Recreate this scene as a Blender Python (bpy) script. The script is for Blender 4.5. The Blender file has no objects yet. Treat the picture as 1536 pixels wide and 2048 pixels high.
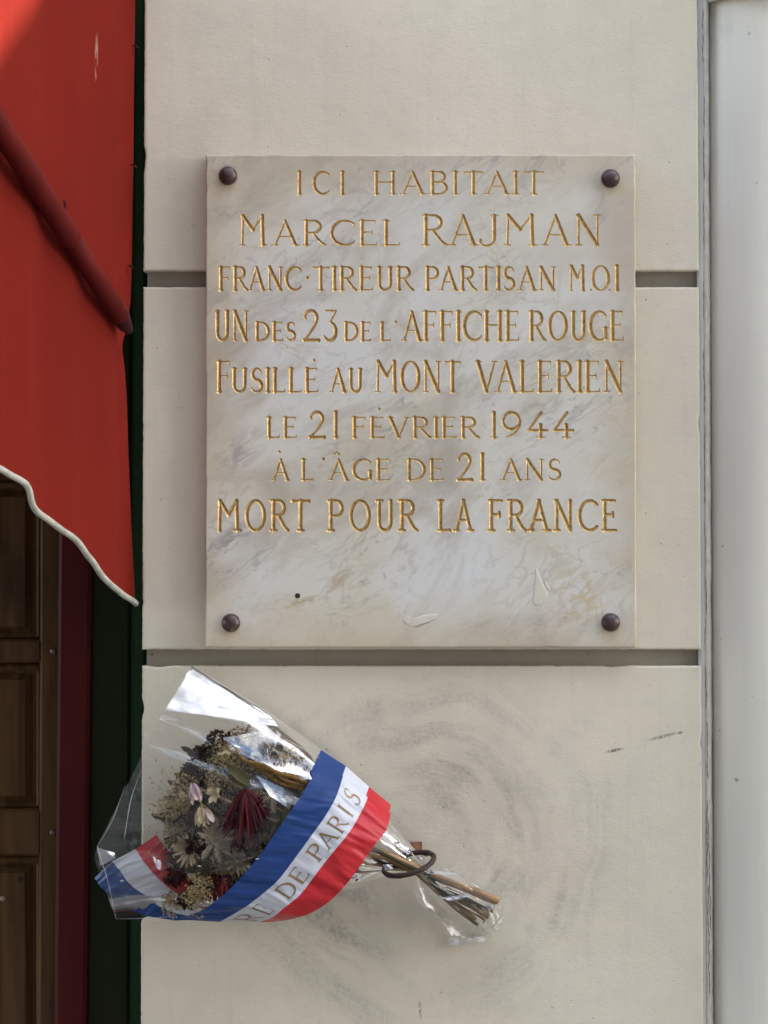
import bpy, math, random
import numpy as np
from mathutils import Vector, Matrix, noise
R = math.radians
random.seed(7)
rng = np.random.default_rng(7)
S = bpy.context.scene

# ------------------------------------------------------------------ camera, light, exposure
DIST, ZC = 3.0, 1.65
CAM = Vector((0.0, -DIST, ZC - 0.055))
cd = bpy.data.cameras.new('camera'); cam = bpy.data.objects.new('camera', cd); S.collection.objects.link(cam)
cam.location = CAM
TGT = Vector((0, 0, ZC))
fwd = (TGT - CAM).normalized()
cam.rotation_euler = fwd.to_track_quat('-Z', 'Y').to_euler()
cd.sensor_fit = 'VERTICAL'; cd.sensor_height = 24.0
PXM = 1724.0                                   # photo pixels per metre on the wall face
cd.lens = 24.0 * (TGT - CAM).length / (2048 / PXM)
cd.clip_start = 0.05; cd.clip_end = 500
S.camera = cam
cd.dof.use_dof = True; cd.dof.focus_distance = 2.99; cd.dof.aperture_fstop = 5.0

SUN_EL, SUN_AZ = 38.0, 1.0                     # elevation; degrees behind the facade plane, seen along +X
sdir = Vector((math.cos(R(SUN_EL)) * math.cos(R(SUN_AZ)), math.cos(R(SUN_EL)) * math.sin(R(SUN_AZ)), math.sin(R(SUN_EL))))
W = bpy.data.worlds.new('World'); S.world = W; W.use_nodes = True
wn = W.node_tree; wn.nodes.clear()
out = wn.nodes.new('ShaderNodeOutputWorld'); bg = wn.nodes.new('ShaderNodeBackground')
sky = wn.nodes.new('ShaderNodeTexSky'); sky.sky_type = 'NISHITA'; sky.sun_disc = False
sky.sun_elevation = R(SUN_EL); sky.sun_rotation = R(90 - SUN_AZ)
sky.air_density = 1.0; sky.dust_density = 1.5; sky.ozone_density = 1.0
tc = wn.nodes.new('ShaderNodeTexCoord')
cn = wn.nodes.new('ShaderNodeTexNoise'); cn.inputs['Scale'].default_value = 2.6; cn.inputs['Detail'].default_value = 8; cn.inputs['Roughness'].default_value = .58
cr = wn.nodes.new('ShaderNodeValToRGB'); cr.color_ramp.elements[0].position = .50; cr.color_ramp.elements[1].position = .64
mx = wn.nodes.new('ShaderNodeMix'); mx.data_type = 'RGBA'
mx.inputs['B'].default_value = (8.0, 7.9, 7.5, 1)       # cloud radiance before the strength below
wn.links.new(tc.outputs['Generated'], cn.inputs['Vector']); wn.links.new(cn.outputs['Fac'], cr.inputs['Fac'])
wn.links.new(cr.outputs['Color'], mx.inputs['Factor']); wn.links.new(sky.outputs['Color'], mx.inputs['A'])
wn.links.new(mx.outputs['Result'], bg.inputs['Color']); bg.inputs['Strength'].default_value = 0.15
wn.links.new(bg.outputs['Background'], out.inputs['Surface'])
sl = bpy.data.lights.new('sun', 'SUN'); so = bpy.data.objects.new('sun', sl); S.collection.objects.link(so)
sl.energy = 2.1; sl.angle = R(0.55); sl.color = (1.0, .95, .86)
so.rotation_euler = sdir.to_track_quat('Z', 'Y').to_euler()
S.view_settings.view_transform = 'Standard'; S.view_settings.look = 'None'
S.view_settings.exposure = 2.9; S.view_settings.gamma = 1.0
S.cycles.max_bounces = 12; S.cycles.transparent_max_bounces = 24; S.cycles.diffuse_bounces = 4
S.cycles.use_denoising = True

# ------------------------------------------------------------------ helpers
right = fwd.cross(Vector((0, 0, 1))).normalized(); up = right.cross(fwd)
FPX = cd.lens / 24.0 * 2048
def P(px, py, o=0.0):
    """the point seen at a photo pixel that lies o metres in front of the wall face"""
    d = fwd + right * ((px - 768) / FPX) + up * ((1024 - py) / FPX)
    t = (-o - CAM.y) / d.y
    return CAM + d * t

def origin(o):
    v = Vector((0, 0, 0))
    while o is not None:
        v += o.location; o = o.parent
    return v
def thing(name, label, cat, loc=(0, 0, 0), group=None):
    o = bpy.data.objects.new(name, None); S.collection.objects.link(o); o.location = loc
    o.empty_display_size = .05
    o['label'] = label; o['category'] = cat
    if group: o['group'] = group
    return o
def mk(name, verts, faces, mats, parent=None, smooth=False, midx=None, loc=None, label=None, kind=None):
    base = origin(parent) if parent else Vector((0, 0, 0))
    if loc is not None:
        off = Vector(loc)
    else:
        off = base.copy()
    V = np.asarray([tuple(v) for v in verts] if not isinstance(verts, np.ndarray) else verts, dtype=float) - np.array(off)
    me = bpy.data.meshes.new(name); me.from_pydata(V.tolist(), [], faces); 
    for m in (mats if isinstance(mats, (list, tuple)) else [mats]): me.materials.append(m)
    if smooth: me.polygons.foreach_set('use_smooth', [True] * len(me.polygons))
    if midx is not None: me.polygons.foreach_set('material_index', midx)
    me.update()
    o = bpy.data.objects.new(name, me); S.collection.objects.link(o)
    if parent: o.parent = parent
    o.location = off - base
    if label: o['label'] = label
    if kind: o['kind'] = kind
    return o
class MB:
    def __init__(s): s.v = []; s.f = []; s.m = []
    def add(s, v, f, m=0):
        n = len(s.v); s.v += [tuple(p) for p in v]; s.f += [tuple(i + n for i in q) for q in f]; s.m += [m] * len(f)
    def box(s, a, b, m=0):
        x0, y0, z0 = a; x1, y1, z1 = b
        s.add([(x0, y0, z0), (x1, y0, z0), (x1, y1, z0), (x0, y1, z0), (x0, y0, z1), (x1, y0, z1), (x1, y1, z1), (x0, y1, z1)],
              [(0, 3, 2, 1), (4, 5, 6, 7), (0, 1, 5, 4), (1, 2, 6, 5), (2, 3, 7, 6), (3, 0, 4, 7)], m)
    def tube(s, pts, rads, n=8, m=0, cap=True):
        pts = [Vector(p) for p in pts]
        if not isinstance(rads, (list, tuple)): rads = [rads] * len(pts)
        V = []; a = None
        for i, p in enumerate(pts):
            t = (pts[min(i + 1, len(pts) - 1)] - pts[max(i - 1, 0)]).normalized()
            if a is None:
                a = t.orthogonal().normalized()
            a = (a - t * a.dot(t)).normalized(); b = t.cross(a)
            for k in range(n):
                an = 2 * math.pi * k / n
                V.append(p + (a * math.cos(an) + b * math.sin(an)) * rads[i])
        F = []
        for i in range(len(pts) - 1):
            for k in range(n):
                F.append((i * n + k, i * n + (k + 1) % n, (i + 1) * n + (k + 1) % n, (i + 1) * n + k))
        if cap:
            F.append(tuple(range(n - 1, -1, -1))); F.append(tuple(len(V) - n + k for k in range(n)))
        s.add(V, F, m)
    def build(s, name, mats, parent=None, **k):
        return mk(name, s.v, s.f, mats, parent, midx=s.m, **k)
def cr_spline(pts, n):
    """Catmull-Rom through pts (sequence of Vectors), n samples per span"""
    pts = [Vector(p) for p in pts]; out = []
    for i in range(len(pts) - 1):
        p0 = pts[i - 1] if i > 0 else pts[0] * 2 - pts[1]
        p1, p2 = pts[i], pts[i + 1]
        p3 = pts[i + 2] if i + 2 < len(pts) else pts[-1] * 2 - pts[-2]
        for k in range(n):
            t = k / n
            out.append(.5 * ((2 * p1) + (p2 - p0) * t + (2 * p0 - 5 * p1 + 4 * p2 - p3) * t * t + (3 * p1 - p0 - 3 * p2 + p3) * t ** 3))
    out.append(pts[-1].copy())
    return out
def grid_faces(nr, nc, close=False):
    F = []
    for i in range(nr - 1):
        for j in range(nc - (0 if close else 1)):
            j2 = (j + 1) % nc
            F.append((i * nc + j, i * nc + j2, (i + 1) * nc + j2, (i + 1) * nc + j))
    return F
def dup(o, loc=None, label=None, parent=None):
    c = o.copy(); S.collection.objects.link(c)
    if loc is not None: c.location = loc
    if label: c['label'] = label
    if parent: c.parent = parent
    for ch in list(o.children): dup(ch, parent=c)
    return c
def nz(x, y=0, z=0): return noise.noise(Vector((x, y, z)))

# ------------------------------------------------------------------ materials
class NT:
    def __init__(s, name):
        s.m = bpy.data.materials.new(name); s.m.use_nodes = True
        s.t = s.m.node_tree; s.t.nodes.clear()
        s.out = s.n('ShaderNodeOutputMaterial')
        s.pos = s.n('ShaderNodeNewGeometry').outputs['Position']
    def n(s, t, **k):
        x = s.t.nodes.new(t)
        for a, b in k.items(): setattr(x, a, b)
        return x
    def L(s, a, b): s.t.links.new(a, b)
    def inp(s, node, i, v):
        if hasattr(v, 'is_output') or isinstance(v, bpy.types.NodeSocket): s.L(v, node.inputs[i])
        else: node.inputs[i].default_value = v
    def math(s, op, a, b=0.0, c=None, clamp=False):
        x = s.n('ShaderNodeMath', operation=op); x.use_clamp = clamp
        s.inp(x, 0, a); s.inp(x, 1, b)
        if c is not None: s.inp(x, 2, c)
        return x.outputs[0]
    def mapv(s, scale=(1, 1, 1), loc=(0, 0, 0), rot=(0, 0, 0), vec=None):
        x = s.n('ShaderNodeMapping'); s.L(vec or s.pos, x.inputs[0])
        x.inputs['Scale'].default_value = scale; x.inputs['Location'].default_value = loc; x.inputs['Rotation'].default_value = rot
        return x.outputs[0]
    def noise(s, scale, detail=4, rough=.5, vec=None, dist=0.0, out='Fac'):
        x = s.n('ShaderNodeTexNoise'); s.L(vec or s.pos, x.inputs['Vector'])
        x.inputs['Scale'].default_value = scale; x.inputs['Detail'].default_value = detail; x.inputs['Roughness'].default_value = rough
        x.inputs['Distortion'].default_value = dist
        return x.outputs[out]
    def ramp(s, fac, stops):
        x = s.n('ShaderNodeValToRGB'); s.L(fac, x.inputs[0]); e = x.color_ramp.elements
        while len(e) < len(stops): e.new(.5)
        for i, (p, c) in enumerate(stops):
            e[i].position = p; e[i].color = (c, c, c, 1) if isinstance(c, (int, float)) else tuple(c) + (1,)
        return x.outputs[0]
    def mix(s, fac, a, b, mode='MIX'):
        x = s.n('ShaderNodeMix', data_type='RGBA', blend_type=mode)
        s.inp(x, 0, fac)
        for i, v in ((6, a), (7, b)):
            if isinstance(v, bpy.types.NodeSocket): s.L(v, x.inputs[i])
            else: x.inputs[i].default_value = tuple(v) + (1,)
        return x.outputs[2]
    def bump(s, h, strength=.3, dist=.001, normal=None):
        x = s.n('ShaderNodeBump'); s.L(h, x.inputs['Height']); x.inputs['Strength'].default_value = strength; x.inputs['Distance'].default_value = dist
        if normal is not None: s.L(normal, x.inputs['Normal'])
        return x.outputs[0]
    def bsdf(s, color, rough=.6, metal=0.0, normal=None, spec=.5, **k):
        x = s.n('ShaderNodeBsdfPrincipled')
        s.inp(x, 'Base Color', color if isinstance(color, bpy.types.NodeSocket) else tuple(color) + (1,))
        s.inp(x, 'Roughness', rough); s.inp(x, 'Metallic', metal); x.inputs['Specular IOR Level'].default_value = spec
        if normal is not None: s.L(normal, x.inputs['Normal'])
        for a, b in k.items(): s.inp(x, a, b)
        s.L(x.outputs[0], s.out.inputs[0]); return x
    def seg(s, a, b, w):
        """soft 0..1 mask round a segment a-b on the wall plane (x, z), half width w"""
        a = Vector((a[0], 0, a[1])); b = Vector((b[0], 0, b[1])); d = b - a; ang = math.atan2(d.z, d.x)
        sub = s.n('ShaderNodeVectorMath', operation='SUBTRACT'); s.L(s.pos, sub.inputs[0]); sub.inputs[1].default_value = (a + b) / 2
        sx = s.n('ShaderNodeVectorMath', operation='DOT_PRODUCT'); s.L(sub.outputs[0], sx.inputs[0]); sx.inputs[1].default_value = (math.cos(ang), 0, math.sin(ang))
        sz = s.n('ShaderNodeVectorMath', operation='DOT_PRODUCT'); s.L(sub.outputs[0], sz.inputs[0]); sz.inputs[1].default_value = (-math.sin(ang), 0, math.cos(ang))
        u = s.math('DIVIDE', sx.outputs['Value'], d.length / 2); v = s.math('DIVIDE', sz.outputs['Value'], w)
        r = s.math('ADD', s.math('POWER', s.math('ABSOLUTE', u), 2.0), s.math('POWER', s.math('ABSOLUTE', v), 2.0))
        return s.math('SUBTRACT', 1.0, r, clamp=True)

RING = P(835, 1700)
def wall_mat(name, base, base2, grey, rub=False):
    t = NT(name)
    big = t.noise(3.2, 5, .55); med = t.noise(26, 5, .6)
    col = t.mix(t.ramp(big, [(.35, 0), (.68, 1)]), base, base2)
    col = t.mix(t.math('MULTIPLY', t.ramp(med, [(.45, 0), (.75, 1)]), .22), col, grey)
    # rain streaks
    st = t.noise(1, 4, .6, vec=t.mapv((70, 70, 3.5)))
    col = t.mix(t.math('MULTIPLY', t.ramp(st, [(.55, 0), (.8, 1)]), .16), col, (grey[0] * .8, grey[1] * .8, grey[2] * .8))
    # dirt specks
    v = t.n('ShaderNodeTexVoronoi'); t.L(t.pos, v.inputs['Vector']); v.inputs['Scale'].default_value = 62
    dsp = t.math('ADD', v.outputs['Distance'], t.math('MULTIPLY', t.noise(9, 2), .25))
    col = t.mix(t.math('MULTIPLY', t.ramp(dsp, [(.13, 1), (.19, 0)]), .55), col, (.16, .14, .12))
    v2 = t.n('ShaderNodeTexVoronoi'); t.L(t.pos, v2.inputs['Vector']); v2.inputs['Scale'].default_value = 150
    pm = t.math('ADD', v2.outputs['Distance'], t.math('MULTIPLY', t.noise(14, 4, .6), .42))
    pores = t.ramp(pm, [(.22, 1), (.30, 0)])
    col = t.mix(t.math('MULTIPLY', pores, .4), col, (.24, .21, .18))
    fine = t.noise(420, 4, .65)
    col = t.mix(t.math('MULTIPLY', t.ramp(fine, [(.3, 1), (.5, 0)]), .14), col, (.25, .22, .2))
    if rub:
        sub = t.n('ShaderNodeVectorMath', operation='SUBTRACT'); t.L(t.pos, sub.inputs[0]); sub.inputs[1].default_value = RING
        wob = t.noise(7, 2)
        sp = t.n('ShaderNodeSeparateXYZ'); t.L(sub.outputs[0], sp.inputs[0])
        x, z = sp.outputs[0], sp.outputs[2]
        r = t.math('SQRT', t.math('ADD', t.math('MULTIPLY', x, x), t.math('MULTIPLY', z, z)))
        r2 = t.math('ADD', r, t.math('MULTIPLY', t.math('SUBTRACT', wob, .5), .085))
        ang = t.math('ARCTAN2', z, x)
        # unit direction keeps the angle seamless
        cx = t.math('DIVIDE', x, r); cz = t.math('DIVIDE', z, r)
        cv = t.n('ShaderNodeCombineXYZ'); t.L(t.math('MULTIPLY', r2, 48), cv.inputs[0]); t.L(t.math('MULTIPLY', cx, 1.1), cv.inputs[1]); t.L(t.math('MULTIPLY', cz, 1.1), cv.inputs[2])
        arcs = t.ramp(t.noise(1.0, 5, .6, vec=cv.outputs[0]), [(.42, 0), (.74, 1)])
        ring = t.ramp(r2, [(.03, 0), (.09, .8), (.12, 1), (.20, .6), (.245, 0)])
        blot = t.ramp(t.noise(6.5, 5, .62), [(.38, .05), (.62, 1)])
        grit = t.ramp(t.noise(190, 4, .75), [(.38, .3), (.62, 1)])
        m = t.math('MULTIPLY', t.math('MULTIPLY', arcs, ring), t.math('MULTIPLY', blot, grit))
        col = t.mix(t.math('MULTIPLY', m, .95), col, (.14, .13, .125))
        halo = t.math('MULTIPLY', t.ramp(r2, [(.02, 1), (.21, 0)]), t.ramp(t.noise(14, 4), [(.35, 0), (.7, 1)]))
        col = t.mix(t.math('MULTIPLY', halo, .42), col, (.24, .22, .19))
        # two rubber scuffs and rust runs under the ring
        for (a, b, w, k) in [((1208, 1505), (1252, 1496), .0024, .9), ((1290, 1482), (1365, 1463), .0026, .75), ((1355, 1468), (1366, 1463), .002, .8)]:
            A = P(*a); B = P(*b)
            g = t.ramp(t.noise(1, 2, .7, vec=t.mapv((700, 1, 120))), [(.38, 0), (.52, 1)])
            col = t.mix(t.math('MULTIPLY', t.math('MULTIPLY', t.seg((A.x, A.z), (B.x, B.z), w), g), k), col, (.05, .05, .05))
        for (a, b, w, k) in [((838, 1995), (842, 2042), .0022, .75), ((843, 1700), (846, 1785), .004, .35), ((880, 1982), (884, 1990), .002, .6)]:
            A = P(*a); B = P(*b)
            g = t.ramp(t.noise(300, 2, .7), [(.42, 0), (.56, 1)])
            col = t.mix(t.math('MULTIPLY', t.math('MULTIPLY', t.seg((A.x, A.z), (B.x, B.z), w), g), k), col, (.14, .06, .035))
    tool = t.noise(1, 4, .6, vec=t.mapv((120, 120, 260)))
    h = t.math('ADD', t.math('MULTIPLY', fine, .35), t.math('ADD', t.math('MULTIPLY', tool, .45), t.math('MULTIPLY', t.noise(9, 3), 5.0)))
    h = t.math('SUBTRACT', h, t.math('MULTIPLY', t.ramp(dsp, [(.10, 1), (.2, 0)]), .8))
    t.bsdf(col, .75, normal=t.bump(h, .55, .0009), spec=.3)
    return t.m
M = {}
M['paint'] = wall_mat('cream_masonry_paint', (.64, .577, .46), (.58, .517, .405), (.41, .39, .33), rub=True)
M['joint'] = wall_mat('joint_render', (.31, .275, .215), (.25, .225, .175), (.17, .155, .13))

M['facade'] = wall_mat('facade_render', (.42, .39, .34), (.38, .35, .31), (.3, .28, .25))

def pipe_mat():
    t = NT('grey_pipe_paint')
    col = t.mix(t.ramp(t.noise(5, 5, .55), [(.35, 0), (.7, 1)]), (.635, .605, .515), (.595, .565, .48))
    st = t.noise(1, 4, .6, vec=t.mapv((60, 60, 3)))
    col = t.mix(t.math('MULTIPLY', t.ramp(st, [(.5, 0), (.8, 1)]), .2), col, (.36, .35, .31))
    v = t.n('ShaderNodeTexVoronoi'); t.L(t.pos, v.inputs['Vector']); v.inputs['Scale'].default_value = 55
    d = t.math('ADD', v.outputs['Distance'], t.math('MULTIPLY', t.noise(11, 2), .32))
    col = t.mix(t.math('MULTIPLY', t.ramp(d, [(.16, 1), (.21, 0)]), .65), col, (.15, .14, .13))
    for (a, b, w, k) in [((1475, 1566), (1482, 1560), .003, .8), ((1498, 62), (1506, 62), .003, .5)]:
        A = P(*a, .03); B = P(*b, .03)
        col = t.mix(t.math('MULTIPLY', t.seg((A.x, A.z), (B.x, B.z), w), k), col, (.12, .12, .13))
    # mottled darker olive grey under the collar
    A = P(1385, 20, .03); B = P(1480, 30, .03)
    g = t.math('MULTIPLY', t.seg((A.x, A.z), (B.x, B.z), .045), t.ramp(t.noise(45, 5, .6), [(.3, 0), (.7, 1)]))
    col = t.mix(t.math('MULTIPLY', g, .5), col, (.27, .26, .21))
    h = t.math('ADD', t.noise(60, 4), t.math('MULTIPLY', t.ramp(d, [(.12, 1), (.22, 0)]), -.5))
    t.bsdf(col, .6, normal=t.bump(h, .25, .001), spec=.25); return t.m
M['pipe'] = pipe_mat()
def simple(name, c1, c2, scale=30, rough=.6, metal=0.0, bump=.2, bd=.0006, stretch=(1, 1, 1), spec=.5, **k):
    t = NT(name); v = t.mapv(stretch)
    f = t.noise(scale, 5, .6, vec=v)
    col = t.mix(t.ramp(f, [(.35, 0), (.68, 1)]), c1, c2)
    t.bsdf(col, rough, metal, normal=t.bump(f, bump, bd), spec=spec, **k); return t.m
M['stone'] = simple('dark_house_render', (.20, .19, .17), (.16, .15, .135), 4, .8)
M['sealant'] = simple('blue_grey_sealant', (.46, .445, .41), (.38, .37, .345), 40, .7, spec=.2, stretch=(1, 1, .2))
M['mortar'] = simple('old_mortar_bead', (.50, .47, .41), (.40, .37, .31), 90, .85, bump=.6, bd=.001)
M['crack'] = simple('crack_dirt', (.07, .055, .045), (.12, .09, .07), 90, .9)
M['cap'] = simple('brown_painted_screw_cap', (.055, .022, .020), (.030, .015, .014), 260, .42, bump=.4, bd=.0004)
M['hole'] = simple('hole_rust', (.02, .012, .01), (.05, .025, .02), 300, .9)
M['flake'] = simple('cream_paint_splash', (.60, .56, .47), (.55, .51, .42), 60, .9, bump=.5, bd=.0008)
M['rust'] = simple('rusty_iron', (.06, .026, .016), (.026, .015, .013), 140, .7, .25, bump=.8, bd=.0009)
M['rust2'] = simple('bright_rust', (.22, .085, .035), (.10, .045, .025), 120, .85, bump=.8, bd=.0009)

def gold():
    t = NT('gold_leaf_in_engraving')
    f = t.noise(150, 5, .65)
    col = t.mix(t.ramp(f, [(.36, 0), (.66, 1)]), (.62, .43, .18), (.47, .31, .12))
    w = t.ramp(t.noise(240, 4, .7, vec=t.mapv((1, 1, 1), loc=(3, 1, 2))), [(.52, 0), (.66, 1)])
    col = t.mix(t.math('MULTIPLY', w, .75), col, (.10, .06, .03))
    b = t.n('ShaderNodeBsdfPrincipled'); t.L(col, b.inputs['Base Color'])
    t.L(t.math('SUBTRACT', .62, t.math('MULTIPLY', w, .4)), b.inputs['Metallic'])
    b.inputs['Roughness'].default_value = .42
    t.L(t.bump(f, .5, .0005), b.inputs['Normal']); t.L(b.outputs[0], t.out.inputs[0]); return t.m
M['gold'] = gold()

def marble():
    t = NT('white_veined_marble')
    pc = P(840, 800)
    vec = t.mapv((1, 1, 1), loc=(-pc.x, 0, -pc.z))
    def rotv(deg, sc, loc=(0, 0, 0)): return t.mapv(sc, loc=loc, vec=t.mapv((1, 1, 1), rot=(0, R(deg), 0), vec=vec))
    # base: bluish white to cream
    base = t.mix(t.ramp(t.noise(5.5, 4, .5, vec=vec), [(.38, 0), (.62, 1)]), (.61, .605, .57), (.575, .54, .435))
    # warm stain near the edges of the slab
    sp = t.n('ShaderNodeSeparateXYZ'); t.L(vec, sp.inputs[0])
    ex = t.math('DIVIDE', t.math('ABSOLUTE', sp.outputs[0]), .25); ez = t.math('DIVIDE', t.math('ABSOLUTE', sp.outputs[2]), .287)
    e = t.math('ADD', t.math('MAXIMUM', ex, ez), t.math('MULTIPLY', t.math('SUBTRACT', t.noise(18, 4), .5), .35))
    base = t.mix(t.math('MULTIPLY', t.ramp(e, [(.76, 0), (1.04, 1)]), .9), base, (.50, .42, .30))
    # large soft grey-brown clouds running up to the right
    c = t.noise(1, 6, .62, vec=rotv(34, (5, 5, 11)), dist=1.0)
    lowerleft = t.ramp(t.math('ADD', sp.outputs[0], t.math('MULTIPLY', sp.outputs[2], .3)), [(-.05, 1), (.16, .45)])
    base = t.mix(t.math('MULTIPLY', t.math('MULTIPLY', t.ramp(c, [(.45, 0), (.66, 1)]), .85), lowerleft), base, (.37, .32, .25))
    # thin meandering veins = ridges of a noise
    def vein(sc, deg, wid, dst, seed):
        n = t.noise(1, 4, .55, vec=rotv(deg, sc, (seed, seed, seed)), dist=dst)
        a = t.math('ABSOLUTE', t.math('SUBTRACT', n, .5))
        return t.ramp(a, [(0.0, 1), (wid, 0)])
    v1 = t.math('MULTIPLY', vein((6, 6, 13), 38, .022, 1.2, 1.3), t.ramp(t.noise(9, 3, vec=vec), [(.42, 0), (.62, 1)]))
    base = t.mix(t.math('MULTIPLY', v1, .5), base, (.30, .275, .23))
    v2 = t.math('MULTIPLY', vein((12, 12, 26), 30, .03, .9, 4.1), t.ramp(t.noise(7, 3, vec=t.mapv((1, 1, 1), loc=(5, 5, 5), vec=vec)), [(.45, 0), (.6, 1)]))
    base = t.mix(t.math('MULTIPLY', v2, .42), base, (.40, .35, .27))
    v3 = t.math('MULTIPLY', vein((7, 7, 9), -50, .012, 1.5, 7.7), t.ramp(t.noise(6, 3, vec=t.mapv((1, 1, 1), loc=(9, 2, 5), vec=vec)), [(.46, 0), (.6, 1)]))
    base = t.mix(t.math('MULTIPLY', v3, .5), base, (.45, .37, .22))
    # scattered blue grey flecks, elongated along the grain
    fl = t.noise(1, 2, .5, vec=rotv(32, (80, 80, 125)), dist=.7)
    fm = t.ramp(t.noise(8, 4, vec=vec), [(.47, 0), (.62, 1)])
    base = t.mix(t.math('MULTIPLY', t.math('MULTIPLY', t.ramp(fl, [(.59, 0), (.70, 1)]), fm), .6), base, (.26, .275, .285))
    # local marks: ochre tangle lower right, grey wedge on the left edge
    for (a, b, w, colr, k, th) in [((1120, 1180), (1180, 1160), .012, (.30, .23, .14), .8, .5), ((1120, 1245), (1165, 1200), .012, (.26, .20, .14), .8, .5),
                               ((1110, 1240), (1200, 1150), .045, (.50, .41, .25), .7, .42), ((415, 1110), (520, 1040), .014, (.30, .27, .25), .75, .4),
                               ((420, 950), (540, 860), .022, (.35, .31, .28), .7, .42), ((640, 1195), (710, 1130), .010, (.42, .35, .25), .8, .42),
                               ((560, 1215), (660, 1190), .006, (.42, .34, .22), .8, .40), ((1090, 700), (1250, 690), .03, (.45, .39, .28), .6, .45),
                               ((1040, 830), (1130, 795), .02, (.36, .33, .27), .6, .45), ((840, 905), (960, 860), .006, (.42, .38, .34), .8, .4)]:
        A = P(*a); B = P(*b)
        g = t.ramp(t.noise(1, 4, .6, vec=rotv(30, (45, 45, 110)), dist=.8), [(th, 0), (th + .16, 1)])
        base = t.mix(t.math('MULTIPLY', t.math('MULTIPLY', t.seg((A.x, A.z), (B.x, B.z), w), g), min(1, k * 1.3)), base, colr)
    # browner tint round and under the screw caps
    for (x, y) in [(456, 352), (1221, 357), (462, 1245), (1220, 1244)]:
        A = P(x, y - 12); B = P(x, y + 46)
        base = t.mix(t.math('MULTIPLY', t.seg((A.x, A.z - .001), (B.x, B.z), .020), .55), base, (.50, .39, .24))
    r = t.math('ADD', .30, t.math('MULTIPLY', t.noise(40, 4), .25))
    x = t.bsdf(base, .4, normal=t.bump(t.noise(70, 5, .6), .25, .0006), spec=.5)
    t.L(r, x.inputs['Roughness'])
    x.inputs['Subsurface Weight'].default_value = .12; x.inputs['Subsurface Radius'].default_value = (.003, .0025, .002); x.inputs['Subsurface Scale'].default_value = 1.0
    return t.m
M['marble'] = marble()
M['marble_edge'] = simple('sawn_marble_edge', (.46, .38, .30), (.36, .29, .24), 60, .7, bump=.4)

def canvas(name, c1, c2, trans=.25):
    t = NT(name)
    f = t.noise(1, 5, .6, vec=t.mapv((5, 5, 3)))
    col = t.mix(t.ramp(f, [(.3, 0), (.72, 1)]), c1, c2)
    st = t.noise(1, 3, .5, vec=t.mapv((90, 90, 1.2)))
    col = t.mix(t.math('MULTIPLY', t.ramp(st, [(.55, 0), (.75, 1)]), .015), col, (.4, .16, .12))
    A = P(184, 45, .15); B = P(182, 150, .15)
    g = t.ramp(t.noise(1, 3, .6, vec=t.mapv((300, 300, 35))), [(.44, 0), (.54, 1)])
    col = t.mix(t.math('MULTIPLY', t.math('MULTIPLY', t.seg((A.x, A.z), (B.x, B.z), .0016), g), .55), col, (.6, .45, .36))
    w = t.n('ShaderNodeTexWave'); t.L(t.pos, w.inputs['Vector']); w.bands_direction = 'Z'; w.inputs['Scale'].default_value = 330
    w2 = t.n('ShaderNodeTexWave'); t.L(t.pos, w2.inputs['Vector']); w2.bands_direction = 'Y'; w2.inputs['Scale'].default_value = 330
    nb = t.bump(t.math('ADD', w.outputs['Fac'], w2.outputs['Fac']), .12, .0003)
    b = t.n('ShaderNodeBsdfPrincipled'); t.L(col, b.inputs['Base Color']); b.inputs['Roughness'].default_value = .9; b.inputs['Specular IOR Level'].default_value = .06
    t.L(nb, b.inputs['Normal'])
    tr = t.n('ShaderNodeBsdfTranslucent'); t.L(col, tr.inputs['Color'])
    m = t.n('ShaderNodeMixShader'); m.inputs[0].default_value = trans; t.L(b.outputs[0], m.inputs[1]); t.L(tr.outputs[0], m.inputs[2])
    t.L(m.outputs[0], t.out.inputs[0]); return t.m
M['canvas'] = canvas('red_awning_canvas', (.155, .0125, .0075), (.125, .0100, .0062), .05)
M['canvas2'] = canvas('sun_blocker_canvas', (.55, .5, .4), (.5, .45, .36), .1)
M['piping'] = simple('grey_white_piping', (.40, .40, .34), (.27, .27, .22), 60, .8)
M['pole'] = simple('red_painted_arm', (.095, .006, .005), (.07, .005, .004), 24, .7, spec=.12, bump=.1)
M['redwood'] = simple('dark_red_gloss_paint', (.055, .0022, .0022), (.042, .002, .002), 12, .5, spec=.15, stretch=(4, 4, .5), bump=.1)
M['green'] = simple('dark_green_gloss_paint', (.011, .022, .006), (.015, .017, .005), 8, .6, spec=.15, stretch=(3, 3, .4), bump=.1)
M['green_lit'] = simple('lit_green_gloss_paint', (.013, .042, .014), (.011, .030, .009), 8, .55, spec=.15, stretch=(3, 3, .4), bump=.1)
M['dark'] = simple('shade_coloured_joinery', (.012, .012, .009), (.02, .02, .014), 10, .7)  # near-black colour stands in for the missing light behind the frame
def wood():
    t = NT('varnished_oak')
    g = t.noise(1, 6, .62, vec=t.mapv((75, 75, 3.4)), dist=.4)
    col = t.mix(t.ramp(g, [(.3, 0), (.7, 1)]), (.125, .062, .021), (.050, .024, .009))
    k = t.noise(1, 4, .6, vec=t.mapv((16, 16, 6)))
    col = t.mix(t.math('MULTIPLY', t.ramp(k, [(.55, 0), (.75, 1)]), .75), col, (.010, .006, .004))
    v = t.n('ShaderNodeTexVoronoi'); t.L(t.mapv((1, 1, .7)), v.inputs['Vector']); v.inputs['Scale'].default_value = 12
    col = t.mix(t.math('MULTIPLY', t.ramp(v.outputs['Distance'], [(.05, 1), (.12, 0)]), .7), col, (.02, .01, .007))
    t.bsdf(col, .55, normal=t.bump(g, .25, .0008), spec=.15); return t.m
M['wood'] = wood()
M['stud'] = simple('dull_metal_stud', (.16, .14, .11), (.08, .07, .06), 200, .45, .6)
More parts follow.
